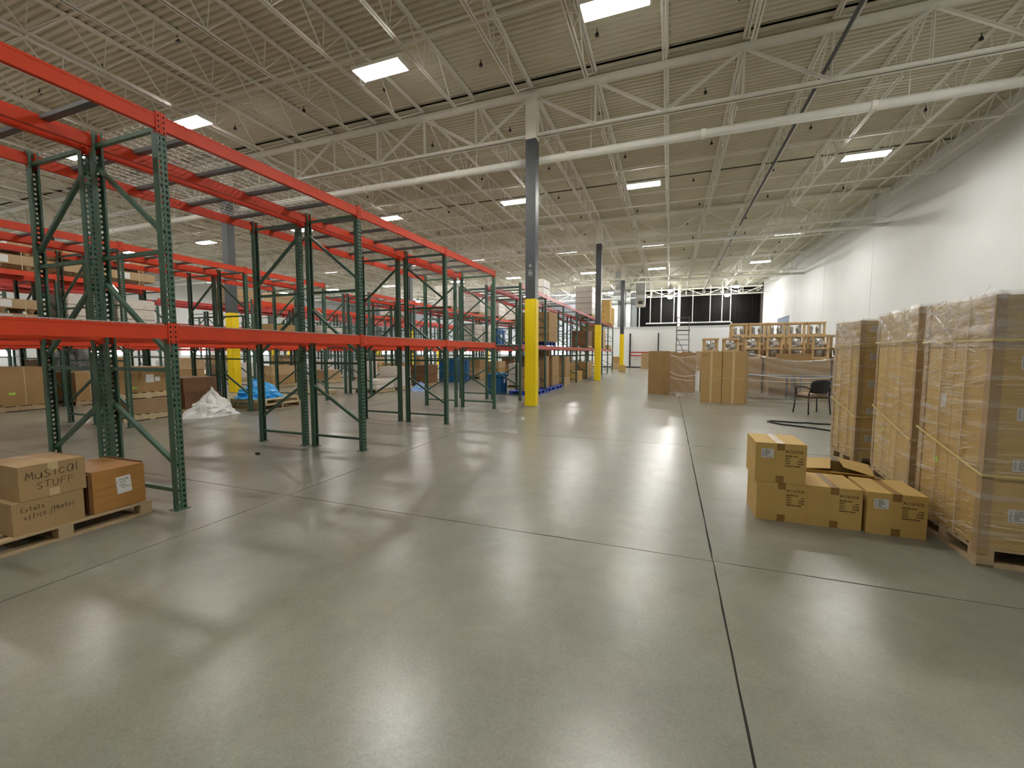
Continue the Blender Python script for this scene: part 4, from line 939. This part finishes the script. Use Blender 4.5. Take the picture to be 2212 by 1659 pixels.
wrapped_stack('silver grey wrapped stack right behind the tall white tower', X1-.02, 27.4, D2+.01, 1.0, 1.1, 1.45)
for k in range(4): carton('brown carton in the rack top column before the far wall, %s from below' % ORD[k], X1+.25, 31.9, D2+.02+.42*k, .9, .9, .418, 0, 'card_a', 'y', 'tape', 'stacked brown cartons on the rack top before the far wall')
for k in range(3): carton('brown carton in the farther rack top column, %s from below' % ORD[k], X1+.25, 33.6, D2+.02+.42*k, .9, .9, .418, 0, 'card_a', 'y', 'tape', 'second column of brown cartons on the rack top')
# ---- second row, floor level
wp_ = pallet
wp_('lower wooden pallet of the pair under the blue plastic sheet', -10.3, 8.42, 0, 0, 1.25, 1.15); wp_('upper wooden pallet under the blue plastic sheet', -10.3, 8.42, .136, R(3), 1.2, 1.08, 'wood_pale')
heap('plastic_sheet', 'bright blue crumpled plastic sheet on the stacked pallets', 'plastic sheet', -10.45, 8.35, .272, .62, .55, .50, 'blue_film', 3, 0, .6)
heap('plastic_sheet', 'white crumpled plastic sheeting heaped on the floor by the racks', 'plastic sheet', -10.2, 6.9, 0, .46, .62, .66, 'white_bag', 11, 0, .9)
wp_('flat empty pallet on the floor beyond the second rack row', -11.9, 11.6, 0, R(80), 1.25, 1.05, 'wood_pale')
wp_('bottom pallet with small carton and tall labelled carton, second row', -11.3, 6.02, 0, R(90), 1.1, .95, 'wood_pale')
carton('low kraft carton between two pallets, second row', -11.35, 6.02, .136, .85, .85, .33, 0, 'card_c', 'y', 'tape')
wp_('upper pallet carrying the tall labelled carton, second row', -11.4, 6.02, .468, R(90), 1.1, .95, 'wood_pale')
t = carton('tall brown carton with two white labels on the double pallet', -11.42, 6.0, .605, .85, .95, .56, 0, 'card_b', 'y', 'tape', panels=(('paper_label', 'paper', 'E', .1, .30, .16, .18), ('paper_label', 'paper', 'E', .25, .28, .1, .1), ('green_sticker', 'green_sticker', 'E', -.2, .1, .1, .05)))
wp_('pallet under the two reddish brown cartons, second row', -11.3, 7.10, 0, R(90), .95, 1.0, 'wood')
carton('lower reddish brown carton beside the white sheeting', -11.25, 7.10, .136, .95, .85, .36, 0, 'card_d', 'y', 'tape'); carton('upper reddish brown open carton beside the white sheeting', -11.3, 7.10, .497, .9, .8, .38, 0, 'card_d', 'y', None)
# big banded cartons in third row
for y, L2, h_, lb in ((5.35, 1.75, .98, 'large'), (7.4, 1.25, .80, 'smaller')):
    wp_('pallet under the %s banded carton in the third row' % lb, -16.0, y, 0, R(90), L2+.05, 1.15)
    carton('%s banded brown carton on a pallet in the third row' % lb, -16.0, y, .136, 1.1, L2, h_, 0, 'card_b', 'x', 'tape', straps=(('x', -L2/4), ('x', L2/4)), panels=(('green_sticker', 'green_sticker', 'E', .2, h_*.32, .12, .06),)+(() if L2 > 1.5 else (('paper_label', 'paper', 'E', L2*.4, h_*.6, .14, .2),)))
# strapped long cartons on cupped blocks, third row upper levels
def strapped_long(label, x, y, z, L2=2.1, W=1.0, h_=.24, green=False):
    t = thing('long_carton', label, 'box', (x, y, z))
    obj('body', carton_body(W, L2, h_, 'card_c', 'y'), t, (0, 0, .12))
    fm = cached('foot', lambda: MB().lathe([(.055, 0), (.06, .04), (.1, .1), (.11, .12)], 10).mesh('paper_foot', 'card_c', True))
    for i in (-1, 1):
        for k in (-1.5, -.5, .5, 1.5): obj('paper_foot', fm, t, (i*(W/2-.12), k*L2/4.2, 0))
    for k in (-.3, .3): obj('strap', MB().box(W/2+.001, W/2+.004, k*L2-.01, k*L2+.01, .0, .12+h_).mesh('strap', 'strap_pale'), t)
    obj('paper_label', MB().box(W/2+.0045, W/2+.006, .1, .42, .15, .33).mesh('paper_label', 'paper'), t)
    if green: obj('green_sticker', MB().box(W/2+.0045, W/2+.006, -.1, .08, .26, .32).mesh('green_sticker', 'green_sticker'), t)
n = 0
for y in (2.77, 5.33, 7.9):
    for lv, z in enumerate((3.60, 3.965)):
        strapped_long('long strapped carton on cupped feet, top of the third row, bay %s, %s' % ({2.77: 'nearest', 5.33: 'middle', 7.9: 'far'}[y], ['lower', 'upper'][lv]), -16.15, y, z, 2.2, 1.0, .24, lv == 0 and y < 6)
for y in (2.77, 5.33):
    for lv, z in enumerate((1.75, 2.12, 2.49)):
        strapped_long('long strapped carton, third row middle shelf, bay %s, layer %s' % ({2.77: 'nearest', 5.33: 'middle'}[y], ['bottom', 'middle', 'top'][lv]), -16.15, y, z, 2.2, 1.0, .24)
wrapped_stack('grey wrapped carton stack on the third row middle shelf, near', -16.12, 7.3, 1.75, .98, 1.0, 1.25, 'wrapped'); wrapped_stack('grey wrapped carton stack on the third row middle shelf, next', -16.12, 8.45, 1.75, .98, 1.0, 1.25, 'wrapped')
# scattered goods farther back (each its own object; seeded)
rnd = random.Random(21)
spots = [(-16.1, 13.76, .9, 1.2, .78), (-16.1, 16.6, .95, 1.1, .5), (-10.42, 13.2, .9, 1.1, .35), (-10.42, 14.45, .9, .9, .8), (-10.42, 16.5, .95, 1.0, .8), (-16.1, 19.4, .95, 1.2, .9), (-16.1, 22.2, .95, 1.2, .7), (-10.42, 22.2, .95, 1.2, 1.0), (-10.42, 25, .95, 1.2, .8), (-10.42, 27.8, .95, 1.2, 1.1),
  (-21.9, 6.4, .95, 1.3, .9), (-21.9, 9.0, .95, 1.3, 1.1), (-21.9, 13.7, .95, 1.2, 1.1), (-21.9, 16.5, .95, 1.2, .8), (-21.9, 19.4, .95, 1.2, 1.2), (-21.9, 22.2, .95, 1.2, .9), (-27.7, 13.8, .95, 1.3, 1.1), (-27.7, 16.6, .95, 1.3, .9), (-27.7, 19.4, .95, 1.3, 1.2), (-27.7, 25, .95, 1.3, 1.0), (-16.1, 25, .95, 1.2, 1.1), (-16.1, 30.6, .95, 1.2, .8), (-21.9, 27.8, .95, 1.2, 1.1), (-5.92, 17.1, .85, 1.0, .9), (-5.92, 19.4, .85, 1.1, .7), (-5.92, 24.9, .85, 1.1, 1.1), (-5.92, 27.7, .85, 1.1, .9)]
rowof = lambda x: {-5: 'behind the far aisle rack', -10: 'under the far second row', -11: 'under the far second row', -16: 'under the far third row', -21: 'under the fourth row', -27: 'under the fifth row'}[int(x)] if int(x) in (-5, -10, -11, -16, -21, -27) else 'among the racks'
ordn = ['first', 'second', 'third', 'fourth', 'fifth', 'sixth', 'seventh', 'eighth', 'ninth']
cnt = {}
for x, y, W, D, H in spots:
    r = rowof(x); cnt[r] = cnt.get(r, -1)+1; o_ = ordn[min(cnt[r], 8)]
    wp_('wooden pallet on the floor %s, %s along' % (r, o_), x, y, 0, R(90), D+.05, W+.05, rnd.choice(['wood', 'wood_pale']))
    if rnd.random() < .3:
        t = thing('wrapped_goods', 'wrapped goods on a floor pallet %s, %s along' % (r, o_), 'pallet load', (x, y, .136)); obj('layer', bevbox('layer', 'wrapped', W, D, H/2-.005, .02), t); obj('layer', bevbox('layer', 'wrapped', W-.03, D-.02, H/2-.005, .02), t, (0, 0, H/2))
    else:
        k = 2 if H > .6 else 1
        for q in range(k): carton('brown carton on a floor pallet %s, %s along, %s' % (r, o_, ['bottom', 'top'][q]), x+rnd.uniform(-.03, .03), y, .136+q*(H/k+.001), W-.05, D-.05, H/k, 0, rnd.choice(['card_b', 'card_c', 'card_b', 'card_d']), 'y', 'tape')
for x, y, z, W, D, H, m, lb in ((-10.42, 19.0, 3.61, .95, 1.15, 1.0, 'wrapped', 'first white wrapped load on top of the far second row'), (-10.42, 22.2, 3.61, .95, 1.15, 1.15, 'wrapped', 'second white wrapped load on top of the far second row'), (-10.42, 25.0, 3.61, .95, 1.15, 1.15, 'wrapped', 'third white wrapped load on top of the far second row'), (-10.42, 28.0, 3.61, .95, 1.15, 1.0, 'wrapped', 'fourth white wrapped load on top of the far second row'),
    (-10.42, 21.5, 1.76, .95, 1.0, 1.15, 'wrapped', 'white wrapped load on the far second row middle shelf'), (-10.42, 22.75, 1.76, .95, 1.0, 1.1, 'wrapped', 'pinkish white wrapped load on the far second row middle shelf'), (-21.9, 8.9, 3.93, .95, 1.2, .9, 'card_b', 'brown block of goods on top of the fourth row'), (-21.9, 16.56, 3.93, .95, 2.0, .8, 'card_c', 'pale tan goods on top of the fourth row'), (-21.9, 19.36, 3.93, .95, 2.0, .9, 'card_c', 'second pale tan goods on top of the fourth row'),
    (-16.1, 13.8, 1.76, .95, 1.3, .8, 'card_b', 'brown goods on the far third row middle shelf'), (-16.1, 16.6, 1.76, .95, 1.3, .9, 'wrapped', 'wrapped goods on the far third row middle shelf'), (-16.1, 22.2, 3.61, .95, 1.3, .9, 'wrapped', 'wrapped goods on top of the far third row'), (-5.92, 19.4, 3.61, .9, 1.1, 1.1, 'wrapped', 'white wrapped load on top behind the aisle rack')):
    wrapped_stack(lb, x, y, z, W, D, H, m)
def bin_(label, x, y, z, W, D, H):
    t = thing('plastic_bin', label, 'bin', (x, y, z))
    obj('tub', MB().box(-W/2, W/2, -D/2, D/2, 0, H).mesh('tub', 'blue_dark'), t)
    obj('rim', MB().box(-W/2-.04, W/2+.04, -D/2-.04, D/2+.04, H-.08, H).mesh('rim', 'blue_dark'), t)
    obj('lid', MB().box(-W/2+.05, W/2-.05, -D/2+.05, D/2-.05, H, H+.05).mesh('lid', 'blue_film'), t)
    for k in (-1, 1): obj('rib', bx('rib', 'blue_dark', W/2, W/2+.03, -.04, .04, 0, H-.08), t, (0, k*D/4, 0))
    obj('paper_label', bx('paper_label', 'paper', W/2+.001, W/2+.004, -.14, .14, H*.55, H*.75), t)
bin_('large blue plastic bin on the floor under the far second row', -10.42, 19.5, 0, .95, 1.5, 1.15); bin_('blue plastic bin on the middle shelf behind the aisle rack', -10.42, 24.9, 1.76, .9, 1.2, 1.15)
bin_('teal blue bin on the floor behind the blue pallets', -5.9, 14.3, 0, .55, .6, .7)
heap('plastic_sheet', 'pale blue plastic sheet crumpled on the floor in the cross aisle', 'plastic sheet', -9.35, 14.6, 0, .38, .65, .32, 'blue_pale', 6, .3, .7)
heap('machine_cover', 'dark covered machine on the floor beyond the far racks, left', 'machine', -19.2, 5.2, 0, .9, 1.2, 1.7, 'person_grey', 15, 0, .35); heap('machine_cover', 'dark covered machine beyond the far racks, right', 'machine', -19.0, 8.4, 0, .8, .9, 1.75, 'person_grey', 19, 0, .35)
# chalk mark on the near column: a 4 over a circled arrow
cm = MB()
for a_, b_ in (((-.05, .19), (.06, .19)), ((.0, .24), (-.04, .19)), ((.01, .25), (.0, .14))): cm.bar((a_[0], 0, a_[1]), (b_[0], 0, b_[1]), .001, .008)
for k in range(16):
    a0, a1 = 2*math.pi*k/16, 2*math.pi*(k+1)/16; cm.bar((.055*math.cos(a0), 0, .075*math.sin(a0)), (.055*math.cos(a1), 0, .075*math.sin(a1)), .001, .007)
cm.bar((-.02, 0, .03), (.03, 0, .0), .001, .008).bar((-.02, 0, .03), (-.015, 0, -.03), .001, .008).bar((.03, 0, 0), (-.015, 0, -.03), .001, .008)
obj('chalk_mark', cm.mesh('chalk_mark', 'paper'), col1, (0, -.1415, 3.62))
